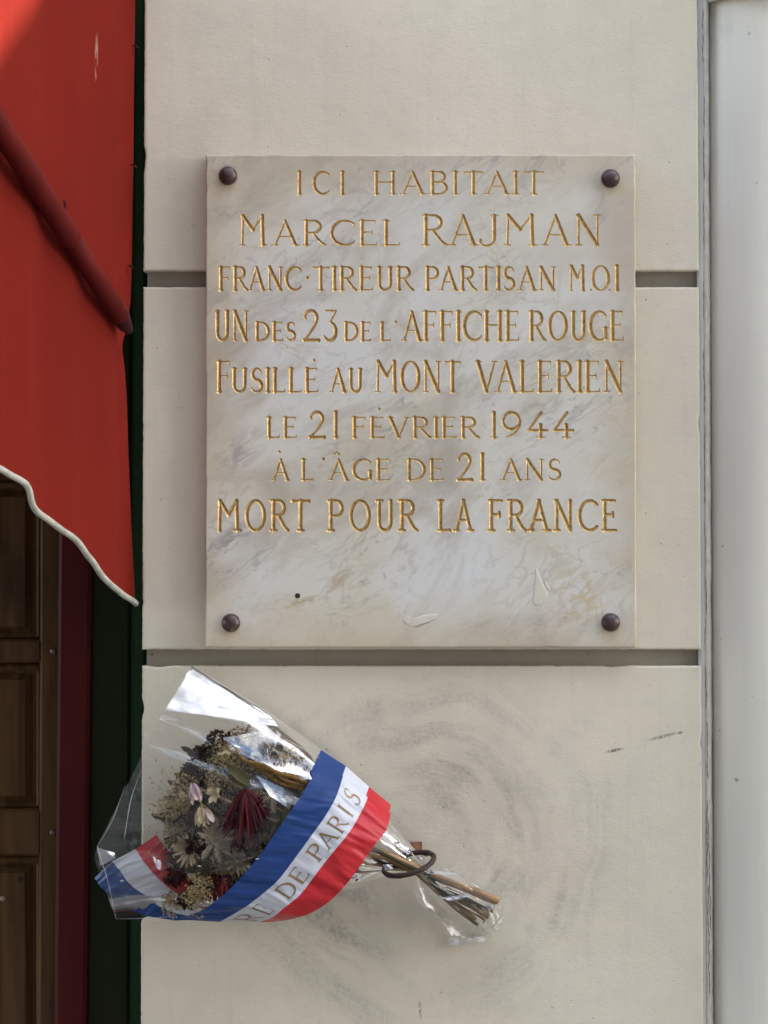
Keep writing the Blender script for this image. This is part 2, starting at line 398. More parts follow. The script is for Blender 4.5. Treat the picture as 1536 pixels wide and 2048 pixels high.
M['plug'] = simple('pale_wood_plug', (.30, .22, .12), (.2, .14, .08), 120, .6)

def satin(name, c, rough=.38):
    t = NT(name)
    w = t.noise(1, 2, .5, vec=t.mapv((1400, 1400, 300)))
    f = t.noise(35, 4, .5)
    col = t.mix(t.math('MULTIPLY', f, .25), c, tuple(x * .7 for x in c))
    b = t.bsdf(col, rough + .04, normal=t.bump(w, .15, .0003), spec=.45)
    b.inputs['Sheen Weight'].default_value = .05; b.inputs['Sheen Roughness'].default_value = .4
    return t.m
M['blue'] = satin('blue_satin', (.004, .036, .16)); M['white'] = satin('white_satin', (.50, .51, .55)); M['red'] = satin('red_satin', (.42, .006, .014))
M['print'] = simple('gold_foil_print', (.30, .19, .09), (.18, .125, .075), 120, .4, .3)

def film(name, k, rough=.035, tint=.97, haze=0.0, wr=.16):
    """thin clear film: transmits straight through, mirrors both faces"""
    t = NT(name)
    lw = t.n('ShaderNodeFresnel'); lw.inputs['IOR'].default_value = 1.5
    n = t.bump(t.noise(1, 3, .6, vec=t.mapv((38, 38, 60))), wr, .002)
    t.L(n, lw.inputs['Normal'])
    fac = t.math('MULTIPLY', lw.outputs[0], k, clamp=True)
    tr = t.n('ShaderNodeBsdfTransparent'); tr.inputs[0].default_value = (tint, tint, tint * .995, 1)
    gl = t.n('ShaderNodeBsdfGlossy'); gl.inputs['Roughness'].default_value = rough; gl.inputs['Color'].default_value = (1, 1, 1, 1)
    t.L(n, gl.inputs['Normal'])
    m = t.n('ShaderNodeMixShader'); t.L(fac, m.inputs[0]); t.L(tr.outputs[0], m.inputs[1]); t.L(gl.outputs[0], m.inputs[2])
    last = m
    if haze:
        df = t.n('ShaderNodeBsdfDiffuse'); df.inputs[0].default_value = (.85, .86, .88, 1)
        m2 = t.n('ShaderNodeMixShader'); m2.inputs[0].default_value = haze
        t.L(m.outputs[0], m2.inputs[1]); t.L(df.outputs[0], m2.inputs[2]); last = m2
    t.L(last.outputs[0], t.out.inputs[0]); return t.m
M['film'] = film('clear_cellophane', .95, haze=.010)
M['film2'] = film('folded_cellophane_layers', 1.7, .12, .96, haze=.17, wr=.03)
M['film3'] = film('creased_cellophane', 1.5, .02, .96, haze=.015, wr=.012)
M['crease_glint'] = film('cellophane_crease_glint', 4.0, .15, .95, haze=.14)

def petal_mat(name, c1, c2, sc=120, trans=.3, rough=.7):
    t = NT(name)
    col = t.mix(t.ramp(t.noise(sc, 4, .6), [(.35, 0), (.65, 1)]), c1, c2)
    b = t.n('ShaderNodeBsdfPrincipled'); t.L(col, b.inputs['Base Color']); b.inputs['Roughness'].default_value = rough; b.inputs['Specular IOR Level'].default_value = .2
    tr = t.n('ShaderNodeBsdfTranslucent'); t.L(col, tr.inputs['Color'])
    m = t.n('ShaderNodeMixShader'); m.inputs[0].default_value = trans; t.L(b.outputs[0], m.inputs[1]); t.L(tr.outputs[0], m.inputs[2])
    t.L(m.outputs[0], t.out.inputs[0]); return t.m
M['burg'] = petal_mat('dried_burgundy_petal', (.070, .008, .014), (.028, .005, .008))
M['burg2'] = petal_mat('dried_crimson_petal', (.20, .028, .022), (.11, .010, .018))
M['ivory'] = petal_mat('dried_ivory_petal', (.50, .43, .29), (.38, .31, .19))
M['mauve'] = petal_mat('dried_mauve_petal', (.46, .33, .42), (.52, .44, .36), 60)
M['pale'] = petal_mat('dried_grey_petal', (.32, .26, .185), (.20, .16, .11), 60)
M['straw'] = petal_mat('dried_straw_blossom', (.48, .39, .21), (.28, .21, .10))
M['tan'] = petal_mat('dried_tan_blossom', (.32, .20, .12), (.15, .10, .055))
M['plum'] = petal_mat('dried_dark_plum', (.052, .026, .024), (.028, .016, .015))
M['leaf'] = petal_mat('dried_olive_leaf', (.12, .10, .05), (.06, .05, .028), 40)
M['leafy'] = petal_mat('dried_yellow_green_leaf', (.20, .17, .05), (.11, .10, .035), 40)
M['wheat'] = petal_mat('ochre_braided_cord', (.30, .18, .055), (.18, .105, .035), 300)
M['stem'] = simple('dry_brown_stem', (.38, .21, .085), (.22, .125, .055), 90, .6, stretch=(1, 1, 1), bump=.4)
M['stemg'] = simple('dry_olive_stem', (.22, .145, .055), (.12, .08, .035), 90, .6, bump=.4)
M['twig'] = simple('black_twig', (.02, .016, .012), (.04, .03, .02), 90, .8)
M['asphalt'] = simple('asphalt', (.05, .05, .052), (.065, .065, .065), 60, .9)
M['paving'] = simple('pavement_slabs', (.085, .08, .075), (.065, .062, .06), 8, .85)
M['kerbst'] = simple('granite_kerb', (.30, .29, .28), (.22, .22, .21), 60, .8)
M['glass'] = simple('dark_window_glass', (.03, .035, .04), (.04, .045, .05), 4, .08, bump=0)
M['shutter'] = simple('grey_shutter', (.45, .45, .43), (.4, .4, .38), 12, .6)
M['zinc'] = simple('zinc_roof', (.20, .22, .24), (.16, .18, .2), 8, .5, .4)

# ------------------------------------------------------------------ ground and street (mostly outside the frame)
def struct(name, mb, mat): 
    o = mb.build(name, mat); o['kind'] = 'structure'; return o
g = MB(); g.box((-60, -60, -.3), (60, 30, -.16)); struct('ground', g, M['asphalt'])
g = MB(); g.box((-30, -9.6, -.159), (30, -2.45, -.13)); struct('road', g, M['asphalt'])
g = MB(); g.box((-30, -2.2, -.159), (30, .6, 0)); struct('pavement', g, M['paving'])
g = MB(); g.box((-30, -2.445, -.159), (30, -2.205, -.01)); struct('kerb', g, M['kerbst'])
g = MB(); g.box((-30, -12.5, -.159), (30, -9.62, 0)); struct('far_pavement', g, M['paving'])

opp = thing('apartment_house', 'pale rendered house across the street with grey shutters', 'building', (0, -12.6, 0))
b = MB(); b.box((-22, -20, -.1), (22, -12.62, 19.5)); b.build('wall', M['stone'], opp)
b = MB(); b.add([(-22, -12.55, 19.5), (22, -12.55, 19.5), (22, -20, 19.5), (-22, -20, 19.5), (-22, -14.2, 22), (22, -14.2, 22), (22, -19, 22), (-22, -19, 22)],
      [(3, 2, 1, 0), (4, 5, 6, 7), (0, 1, 5, 4), (2, 3, 7, 6), (1, 2, 6, 5), (3, 0, 4, 7)]); b.build('roof', M['zinc'], opp)
b = MB(); b.box((-.55, -12.60, 0), (.55, -12.56, 2)); wp = b.build('window', M['glass'], opp, loc=(0, -12.6, 0))
b = MB(); b.box((-1.05, -12.59, 0), (-.60, -12.55, 2)); b.build('shutter', M['shutter'], wp, loc=(0, -12.6, 0))
b = MB(); b.box((.60, -12.59, 0), (1.05, -12.55, 2)); b.build('shutter', M['shutter'], wp, loc=(0, -12.6, 0))
first = True
for fz in (1.0, 4.2, 7.4, 10.6, 13.8, 17.0):
    for i in range(13):
        loc = Vector((-19.2 + 3.2 * i, 0, fz))
        if first: wp.location = loc; first = False
        else: dup(wp, loc, parent=opp)

# ------------------------------------------------------------------ the pilaster
def XW(px, o=0.0): return P(px, 1024, o).x
def ZW(py, o=0.0): return P(768, py, o).z
PITCH = 758 / PXM; DEPJ = .013
pil = thing('pilaster', 'cream painted masonry pilaster of big blocks with deep horizontal joints, behind the marble plaque', 'pilaster', (XW(842), 0.05, 0))
def block(zt, zb, xl_t, xr_t, seed, visible=True):
    """one block: ragged arrises, slightly rounded, face at y=0, running back to y=+.02"""
    rs = random.Random(seed); n_x = 150 if visible else 6; n_z = 110 if visible else 4
    def frac_x(z): 
        t = (ZW(0) - z) / (ZW(0) - ZW(2048)); return t
    def xl(z): return XW(287) + (XW(283) - XW(287)) * frac_x(z)
    def xr(z): return XW(1397.5) + (XW(1405) - XW(1397.5)) * frac_x(z)
    edge = []
    def rag(s, k, amp, chip):
        v = amp * nz(k * .045 * 9, seed * 3.1 + s * 7.7) + amp * .6 * nz(k * .31 * 3, seed + s * 3.3)
        c = nz(k * .012 * 9 + 3, seed * 1.7 + s * 5.1)
        if c > .38: v += (c - .38) * chip
        return abs(v) if visible else 0
    for i in range(n_x): # top, left to right
        f = i / n_x; x = xl(zt) + (xr(zt) - xl(zt)) * f; edge.append((x, zt - rag(0, i, .0009, .007), 0, 1))
    for i in range(n_z):
        f = i / n_z; z = zt + (zb - zt) * f; edge.append((xr(z) - rag(1, i, .0007, .006), z, 1, 0))
    for i in range(n_x):
        f = 1 - i / n_x; x = xl(zb) + (xr(zb) - xl(zb)) * f; edge.append((x, zb + rag(2, i, .0007, .005), 0, -1))
    for i in range(n_z):
        f = 1 - i / n_z; z = zt + (zb - zt) * f; edge.append((xl(z) + rag(3, i, .0008, .008), z, -1, 0))
    # soften the corner pinch
    n = len(edge); cx = (xl(zt) + xr(zt)) / 2; cz = (zt + zb) / 2
    def ringat(ins, y):
        out = []
        for (x, z, ex, ez) in edge:
            X0, X1 = xl(z), xr(z)
            x2 = min(max(x, X0 + ins), X1 - ins) if ex == 0 else x - ex * ins
            z2 = min(max(z, zb + ins), zt - ins) if ez == 0 else z - ez * ins
            out.append((x2, y, z2))
        return out
    prof = [(0, .022), (0, .0022), (.0004, .0010), (.0012, .0003), (.0026, 0)]
    V = []; F = []
    for k, (ins, y) in enumerate(prof): V += ringat(ins, y)
    for k in range(len(prof) - 1):
        for i in range(n):
            j = (i + 1) % n
            F.append((k * n + i, k * n + j, (k + 1) * n + j, (k + 1) * n + i))
    F.append(tuple((len(prof) - 1) * n + i for i in range(n)))
    F.append(tuple(i for i in reversed(range(n))))
    return V, F
zj = {}
ztop = ZW(574)          # top of the block behind the plaque
for k in range(-6, 4):
    zt = ztop - k * PITCH; zb = zt - 726 / PXM
    zb = max(zb, .02)
    if zt < .1: continue
    vis = k in (-1, 0, 1)
    V, F = block(zt, zb, 0, 0, 20 + k, vis)
    mk('block', V, F, M['paint'], pil)
b = MB(); b.box((XW(292), DEPJ, .0), (XW(1403), .10, ztop + 6 * PITCH)); b.build('joint_core', M['joint'], pil)
b = MB(); b.box((XW(287), .1005, .0), (XW(1396), .40, ztop + 6 * PITCH)); b.build('core', M['joint'], pil)
# small rusty nail in the lower joint at the left
b = MB(); c = P(304, 1309, -DEPJ + .002); b.tube([c + Vector((0, .004, 0)), c], [.0011, .0011], 8); b.build('nail', M['rust'], pil)

# facade to the right of the pipe and above, outside the frame
fac = thing('facade_wall', 'plain rendered house front to the right of the grey downpipe', 'wall', (2, .2, 0))
b = MB(); b.box((XW(1396.5), .045, 0), (9, .4, 9)); b.build('wall', M['facade'], fac)
b = MB(); b.box((-9, .02, ztop + 6 * PITCH + .003), (XW(1396), .4, 9)); b.build('wall', M['facade'], fac)

# ------------------------------------------------------------------ downpipe with its collar and the bead of mortar beside it
dp = thing('downpipe', 'thick pale grey painted downpipe at the right edge with a collar at its top', 'pipe', (.43, 0, 0))
rp = .070
def pcx(z): t = (ZW(0) - z) / (ZW(0) - ZW(2048)); return XW(1528.5) + (XW(1535.5) - XW(1528.5)) * t
pts = [Vector((pcx(z), .052, z)) for z in np.linspace(.0, 3.9, 40)]
def lathe_pipe(mb, pts, rad, n=72, wob=.0):
    V = []; F = []
    for i, p in enumerate(pts):
        for k in range(n):
            a = 2 * math.pi * k / n; r = rad[i] if isinstance(rad, list) else rad
            V.append((p.x + r * math.cos(a), p.y + r * math.sin(a), p.z))
    F = grid_faces(len(pts), n, True); mb.add(V, F)
b = MB(); lathe_pipe(b, pts, rp); b.build('pipe', M['pipe'], dp, smooth=True)
zc = ZW(-9, .03)
prof = [(rp - .001, 0.002), (rp + .003, .0008), (rp + .0075, .0), (rp + .0095, .002), (rp + .0095, .010), (rp + .008, .014), (rp + .0065, .02), (rp + .0065, .085), (rp + .009, .09), (rp + .009, .1), (rp - .001, .102)]
b = MB(); lathe_pipe(b, [Vector((pcx(zc + h), .052, zc + h)) for r, h in prof], [r for r, h in prof]); b.build('collar', M['pipe'], dp, smooth=True)
# recess filled by sealant, then a cracked mortar bead
pj = thing('sealed_joint', 'blue grey sealant strip with a cracked mortar bead between cream pilaster and downpipe', 'joint filler', (XW(1405), .03, 0))
def strip(name, l, r, yl, ym, yr, mat, seed, ragl, ragr, parent, z0=-80, z1=2130, n=420):
    V = []
    for i in range(n):
        py = z0 + (z1 - z0) * i / (n - 1)
        tt = py / 2048
        a = l[0] + (l[1] - l[0]) * tt + ragl * nz(py * .02, seed) + ragl * .6 * nz(py * .09, seed + 3)
        c = r[0] + (r[1] - r[0]) * tt + ragr * nz(py * .017, seed + 9) + ragr * .7 * nz(py * .08, seed + 5)
        for f, y in ((0, yl), (.15, (yl * .3 + ym * .7)), (.5, ym), (.85, (yr * .3 + ym * .7)), (1, yr)):
            q = P(a + (c - a) * f, py, -y); V.append(q)
    return mk(name, V, grid_faces(n, 5), mat, parent, smooth=True)
strip('sealant', (1392, 1399), (1407, 1413), .0045, .0030, .004, M['sealant'], 1.3, .4, .8, pj)
strip('mortar_bead', (1404, 1411), (1418, 1427), .005, .002, .016, M['mortar'], 5.3, 1.2, 1.2, pj)
# hairline cracks in the bead
def crack(name, pts, w, o, parent, mat=M['crack']):
    V = []
    for i, (x, y) in enumerate(pts):
        ww = w * (.35 + .65 * abs(math.sin(i * 1.7 + y * .05))) * (0.15 if i in (0, len(pts) - 1) else 1)
        V += [P(x - ww, y, o), P(x + ww, y, o)]
    return mk(name, V, grid_faces(len(pts), 2), mat, parent)
def run(y0, y1, xa, xb, seed, step=7, amp=2.2):
    n = max(3, int((y1 - y0) / step)); return [(xa + (xb - xa) * k / n + amp * nz(k * .33, seed), y0 + (y1 - y0) * k / n) for k in range(n + 1)]
for i, (y0, y1, xa, xb, w) in enumerate([(14, 60, 1405, 1406, .9), (66, 130, 1406, 1406, .7), (190, 262, 1408, 1408, .7), (270, 360, 1407, 1408, .7), (400, 500, 1407, 1408, .6), (560, 640, 1407, 1408, .6),
        (700, 830, 1407, 1409, .9), (850, 1010, 1409, 1409, .8), (1040, 1140, 1410, 1411, .7), (1150, 1232, 1411, 1413, 1.0), (1236, 1300, 1411, 1409, .7), (1330, 1420, 1411, 1412, .9), (1440, 1560, 1414, 1416, .9),
        (1600, 1760, 1414, 1414, 1.1), (1640, 1860, 1417, 1421, .9), (1770, 1990, 1416, 1419, .9)]):
    crack('crack', run(y0, y1, xa, xb, i * 3.7), w, .0002, pj)

# ------------------------------------------------------------------ engraved plaque
plq = thing('marble_plaque', 'rectangular white veined marble plaque with gilded engraved lettering, screwed to the cream pilaster', 'plaque', tuple(P(842, 800, 0)))
PO = .0215                                      # face of the slab in front of the wall
PX0, PX1, PY0, PY1 = 411.0, 1272.0, 308.0, 1294.0
OX, OY = 842.0, 801.0
SX = (P(PX1, OY, PO).x - P(PX0, OY, PO).x) / (PX1 - PX0)
SZ = (P(OX, PY0, PO).z - P(OX, PY1, PO).z) / (PY1 - PY0)
xc = P(OX, OY, PO).x; zc0 = P(OX, OY, PO).z
def PL(px, py, o=0.0): return Vector((xc + (px - OX) * SX, -PO - o, zc0 - (py - OY) * SZ))

# glyph centre lines: x, y with y = 0 baseline .. 1 cap height; width factors per stroke (start, end)
def arc(cx, cy, rx, ry, a0, a1, n=18):
    return [(cx + rx * math.cos(R(a0 + (a1 - a0) * i / n)), cy + ry * math.sin(R(a0 + (a1 - a0) * i / n))) for i in range(n + 1)]
TK, TN = 1.0, .55
def serif(x, y, w=.085): return ([(x - w * 1.25, y), (x + w * 1.25, y)], .42, .42)
def stem(x, s0=True, s1=True, y0=0, y1=1, w=.085):
    g = [([(x, y0), (x, y1)], TK, TK)]
    if s0: g.append(serif(x, y0, w))
    if s1: g.append(serif(x, y1, w))
    return g
def ln(x0, y0, x1, y1, a=TN, b=None): return ([(x0, y0), (x1, y1)], a, a if b is None else b)
def cv(pts, a, b=None, mid=None):
    if mid is None: return (pts, a, a if b is None else b)
    return (pts, a, b, mid)
GL = {
 'I': (.16, stem(.08)),
 'C': (.74, [(arc(.46, .5, .42, .5, 48, 312), TN, TN, TK * 1.05), ln(.745, .87, .73, .76, .5, .3), ln(.745, .13, .76, .2, .4, .3)]),
 'H': (.76, stem(.1) + stem(.66) + [ln(.1, .53, .66, .53)]),
 'A': (.80, [ln(.08, 0, .40, 1, .62, .7), ln(.72, 0, .39, 1, 1.05, .9), ln(.19, .34, .61, .34, .45), serif(.07, 0, .08), serif(.73, 0, .09)]),
 'B': (.62, stem(.1) + [cv([(.1, 1), (.30, 1)] + arc(.31, .765, .19, .235, 90, -90) + [(.1, .53)], TN, TN, TK), cv([(.1, .53), (.32, .53)] + arc(.34, .265, .22, .265, 90, -90) + [(.1, 0)], TN, TN, TK)]),
 'T': (.72, [ln(.36, 0, .36, 1, TK), serif(.36, 0), ln(.04, .985, .68, .985, .55), ln(.04, .985, .055, .90, .5, .2), ln(.68, .985, .665, .90, .5, .2)]),
 'M': (.94, [ln(.10, 0, .12, 1, .60), ln(.12, 1, .47, .52, 1.05), ln(.47, .52, .80, 1, .6), ln(.80, 1, .83, 0, 1.0), serif(.10, 0, .07), serif(.83, 0, .09)]),
 'R': (.70, stem(.1) + [cv([(.1, 1), (.30, 1)] + arc(.32, .755, .22, .245, 90, -90) + [(.1, .51)], TN, TN, TK), ([(.30, .50), (.45, .28), (.57, .10), (.70, .0)], .75, .8)]),
 'E': (.60, stem(.1, w=.08) + [ln(.1, 1, .50, 1, .5), ln(.1, .53, .42, .53, .45), ln(.1, 0, .54, 0, .5), ln(.50, 1, .505, .88, .5, .2), ln(.42, .60, .42, .45, .35), ln(.54, 0, .57, .13, .5, .2)]),
 'L': (.56, stem(.1) + [ln(.1, 0, .50, 0, .55), ln(.50, 0, .54, .13, .5, .2)]),
 'F': (.56, stem(.1) + [ln(.1, 1, .50, 1, .5), ln(.1, .53, .42, .53, .45), ln(.50, 1, .51, .87, .5, .2), ln(.42, .61, .42, .45, .4)]),
 'N': (.76, [ln(.1, 0, .1, 1, .6), ln(.1, 1, .64, 0, 1.05), ln(.64, 0, .64, 1, .6), serif(.1, 0, .08), serif(.64, 1, .08), ln(.03, 1.0, .1, 1, .45)]),
 'P': (.62, stem(.1) + [cv([(.1, 1), (.30, 1)] + arc(.32, .745, .22, .255, 90, -90) + [(.1, .49)], TN, TN, TK)]),
 'S': (.52, [(arc(.27, .755, .19, .245, 35, 270, 14)[:-1] + arc(.25, .255, .215, .255, 90, -140, 16), .5, .5, TK * 1.05), ln(.43, .90, .44, .78, .5, .25), ln(.07, .08, .04, .2, .5, .25)]),
 'U': (.70, [([(.12, 1), (.12, .30)] + arc(.35, .28, .23, .28, 180, 360, 14) + [(.58, 1)], TK, TN, .85), serif(.12, 1), serif(.58, 1, .08)]),
 'J': (.46, [([(.34, 1), (.34, .28)] + arc(.12, .20, .22, .23, 0, -150, 12), TK, .45), serif(.34, 1), ln(-.07, .09, -.055, .17, .9, .8)]),
 'O': (.84, [(arc(.42, .5, .36, .5, 90, 450, 30), TN, TN, TK)]),
 'G': (.78, [(arc(.44, .5, .40, .5, 48, 325), TN, TN, TK * 1.05), ln(.70, .42, .70, .07, TK), ([(.60, .43), (.80, .43)], .42, .42), ln(.71, .87, .70, .76, .5, .3)]),
 'D': (.78, stem(.1) + [cv([(.1, 1), (.26, 1)] + arc(.28, .5, .42, .5, 90, -90, 22) + [(.1, 0)], TN, TN, TK)]),
 'V': (.78, [ln(.06, 1, .39, 0, 1.05), ln(.39, 0, .70, 1, .6), serif(.07, 1, .09), serif(.70, 1, .08)]),
 '1': (.22, [ln(.12, 0, .12, 1, TK), serif(.12, 0, .08), ln(.12, 1, .03, .96, .6, .2)]),
 '2': (.60, [(arc(.28, .74, .22, .26, 165, -20, 14) + [(.40, .46), (.22, .20), (.05, .0)], .6, .7, TK), ln(.05, 0, .55, 0, .95), ln(.55, 0, .57, .07, .4, .2), ln(.07, .80, .10, .72, .8, .5)]),
 '3': (.52, [([(.08, 1), (.45, 1), (.24, .60)], .55, .5), (arc(.22, .30, .22, .31, 85, -140, 16), .6, .55, TK * 1.1), ln(.07, .07, .03, .14, .9, .6)]),
 '4': (.66, [ln(.44, 1, .05, .28, .9, .7), ln(.05, .28, .62, .28, .8), ln(.42, .50, .42, 0, TK * 1.1, 1.0), serif(.42, 0, .1), ln(.62, .28, .64, .34, .5, .2)]),
 '9': (.64, [(arc(.30, .66, .25, .34, 0, 360, 24), .7, .7, TK), ([(.55, .66), (.53, .42), (.40, .16), (.16, -.0)], TK, .5)]),
 '.': (.14, [([(.06, .03), (.08, .03)], .8, .8)]),
}
SANS = {}
for k, (w, st) in GL.items():                   # last line: plain flared letters, no serifs
    keep = []
    for s in st:
        p = s[0]
        if len(p) == 2 and len(s) == 3 and s[1] == .42 and p[0][1] == p[1][1] and abs(p[0][0] - p[1][0]) < .2: continue
        if len(s) == 3 and s[2] in (.2, .3, .25): continue
        keep.append((s[0],) + tuple(.78 + .22 * v for v in s[1:]))
    SANS[k] = (w, keep)
# text, x0, x1, y of cap line, y of baseline, half stroke width, face
WORDS = [
 ('ICI', 592, 691, 342, 388.5, 3.7, GL), ('HABITAIT', 744, 1089, 342, 388.5, 3.7, GL),
 ('M', 477, 534, 430, 491, 4.2, GL), ('ARCEL', 541, 802, 440, 491, 3.8, GL), ('RAJMAN', 842, 1204, 429, 491, 4.2, GL),
 ('FRANC', 435, 604, 533, 581, 4.0, GL), ('TIREUR', 624, 828, 533, 581, 4.0, GL), ('PARTISAN', 848, 1113, 533, 581, 4.0, GL),
 ('M', 1137, 1172, 531, 582, 3.9, GL), ('.', 1180, 1185, 531, 582, 3.0, GL), ('O', 1184, 1219, 531, 582, 3.9, GL), ('.', 1217, 1222, 531, 582, 3.0, GL), ('I', 1228, 1241, 531, 582, 4.2, GL),
 ('UN', 428, 498, 621, 682, 4.3, GL), ('DES', 508, 591, 644, 682, 3.8, GL), ('23', 606, 674, 620, 682, 4.4, GL), ('DE', 686, 744, 644, 682, 3.8, GL), ('L', 758, 783, 644, 682, 3.8, GL),
 ('AFFICHE', 801, 1040, 622, 682, 4.3, GL), ('ROUGE', 1056, 1249, 622, 682, 4.3, GL),
 ('F', 431, 460, 722, 785, 4.3, GL), ('USILLE', 461, 638, 736, 785, 4.1, GL), ('AU', 657, 726, 737, 785, 4.0, GL), ('MONT', 749, 922, 722, 785, 4.3, GL), ('VALERIEN', 948, 1248, 722, 785, 4.4, GL),
 ('LE', 531, 595, 834, 876, 3.9, GL), ('21', 618, 679, 823, 876, 4.2, GL), ('FEVRIER', 701, 959, 834, 876, 3.9, GL), ('1944', 979, 1149, 824, 876, 4.2, GL),
 ('A', 541, 582, 918, 961, 3.8, GL), ('L', 600, 629, 918, 961, 3.8, GL), ('AGE', 654, 782, 918, 961, 3.8, GL), ('DE', 811, 889, 918, 961, 3.8, GL), ('21', 914, 972, 907, 961, 4.2, GL), ('ANS', 998, 1121, 918, 961, 3.8, GL),
 ('MORT', 437, 619, 1000, 1062, 4.3, SANS), ('POUR', 654, 836, 1000, 1062, 4.3, SANS), ('LA', 874, 948, 1000, 1062, 4.3, SANS), ('FRANCE', 975, 1233, 1000, 1062, 4.3, SANS),
]
# points and accents: (polyline, half width a, b)
EXTRA = [([(613.2, 555.5), (614.8, 555)], 3.2, 3.2), ([(791, 644), (792.4, 646)], 3.4, 1.6), ([(627.2, 720.5), (627.6, 717.5)], 3.3, 1.5), ([(758, 818.5), (757.6, 815.5)], 3.3, 1.5),
         ([(558.6, 904), (558.2, 901)], 3.3, 1.5), ([(646.4, 918), (647.4, 921)], 3.5, 1.6), ([(667.5, 909), (672.6, 904.5), (678, 909)], 2.2, 2.2)]
def strokes():
    """-> list of letters, each a list of (polyline px, halfwidths)"""
    out = []
    for (txt, x0, x1, yc, yb, hw, face) in WORDS:
        H = yb - yc
        ws = [face[c][0] for c in txt]
        gap = .13 if len(txt) > 1 else 0
        if txt in ('RAJMAN', 'ARCEL', 'HABITAIT', 'AGE'): gap = .16
        if face is SANS: gap = .22
        if txt in ('ICI',): gap = .55
        kern = {('A', 'V'): -.1, ('V', 'A'): -.16, ('L', 'A'): -.02, ('T', 'A'): -.12, ('F', 'A'): .0, ('A', 'I'): -.02, ('F', 'E'): 0, ('R', 'A'): -.08, ('P', 'A'): -.12, ('R', 'T'): -.06, ('A', 'F'): -.05, ('2', '1'): .12}
        pos = []; x = 0
        for i, c in enumerate(txt):
            pos.append(x); x += ws[i] + gap
            if i + 1 < len(txt): x += kern.get((c, txt[i + 1]), 0)
        # ink extent in units
        lo = min(min(q[0] for s in face[c][1] for q in s[0]) + p for c, p in zip(txt, pos))
        hi = max(max(q[0] for s in face[c][1] for q in s[0]) + p for c, p in zip(txt, pos))
        hw *= .93; ins = hw * .55
        sx = (x1 - x0 - 2 * ins) / max(hi - lo, 1e-3) if hi - lo > .03 else 1
        if len(txt) == 1 and txt in '.': sx = H * .8
        for c, p in zip(txt, pos):
            L = []
            for s in face[c][1]:
                pts = s[0]; n = len(pts)
                X = [(x0 + ins + (q[0] + p - lo) * sx, yb - ins * .6 - q[1] * (H - ins * 1.2)) for q in pts]
                if len(s) == 4:
                    ws_ = []
                    for k in range(n):
                        f = k / (n - 1); ws_.append(s[1] + (s[3] - s[1]) * math.sin(math.pi * f) ** 1.0)
                    if c == 'O' or (c == '9' and n > 10): ws_ = [s[1] + (s[3] - s[1]) * abs(math.cos(2 * math.pi * k / (n - 1) + math.pi / 2)) for k in range(n)]
                else:
                    ws_ = [s[1] + (s[2] - s[1]) * k / (n - 1) for k in range(n)]
                # steep strokes flare a little at their ends
                L.append((X, [w * hw for w in ws_]))
                if n == 2 and len(s) == 3 and min(s[1], s[2]) > .9:
                    (ax, ay), (bx, by) = X
                    for (ex, ey, fx, fy) in ((ax, ay, bx, by), (bx, by, ax, ay)):
                        L.append(([(ex, ey), (ex + (fx - ex) * .16, ey + (fy - ey) * .16)], [hw * 1.16, hw * .9]))
            out.append((c, L))
    for (pts, a, b) in EXTRA: out.append(('accent', [(pts, [a + (b - a) * k / (len(pts) - 1) for k in range(len(pts))])]))
    return out
LET = strokes()
STEP = .8
NXc = int(round((PX1 - PX0 - 8) / STEP)); NYc = int(round((PY1 - PY0 - 8) / STEP))
gx = np.linspace(PX0 + 4, PX1 - 4, NXc + 1); gy = np.linspace(PY0 + 4, PY1 - 4, NYc + 1)
FF = np.full((NYc + 1, NXc + 1), -9.0); LB = np.full((NYc + 1, NXc + 1), -1, dtype=int)
for li, (c, L) in enumerate(LET):
    for (pts, hws) in L:
        for k in range(len(pts) - 1):
            (ax, ay), (bx, by) = pts[k], pts[k + 1]; wa, wb = hws[k], hws[k + 1]; m = max(wa, wb) + 2.5
            i0 = np.searchsorted(gx, min(ax, bx) - m); i1 = np.searchsorted(gx, max(ax, bx) + m)
            j0 = np.searchsorted(gy, min(ay, by) - m); j1 = np.searchsorted(gy, max(ay, by) + m)
            X, Y = np.meshgrid(gx[i0:i1], gy[j0:j1])
            dx, dy = bx - ax, by - ay; ll = dx * dx + dy * dy + 1e-9
            t = np.clip(((X - ax) * dx + (Y - ay) * dy) / ll, 0, 1)
            d = np.hypot(X - ax - t * dx, Y - ay - t * dy)
            f = wa + (wb - wa) * t - d
            sub = FF[j0:j1, i0:i1]; lb = LB[j0:j1, i0:i1]
            msk = f > sub; sub[msk] = f[msk]; lb[msk & (f > -2.2)] = li
FF[np.abs(FF) < .03] = -.03
ins = FF > 0
SL = .9                                        # groove depth per half width
def gpos(j, i, f): 
    return (xc + (gx[i] - OX) * SX, -PO + max(f, 0) * SX * SL * 1.0, zc0 - (gy[j] - OY) * SZ)
face_v = []; face_f = []; face_idx = {}
let_v = [[] for _ in LET]; let_f = [[] for _ in LET]; let_i = [dict() for _ in LET]
def fv(key, co):
    if key not in face_idx: face_idx[key] = len(face_v); face_v.append(co)
    return face_idx[key]
def lv(l, key, co):
    d = let_i[l]
    if key not in d: d[key] = len(let_v[l]); let_v[l].append(co)
    return d[key]
cnt = ins[:-1, :-1].astype(int) + ins[1:, :-1] + ins[:-1, 1:] + ins[1:, 1:]
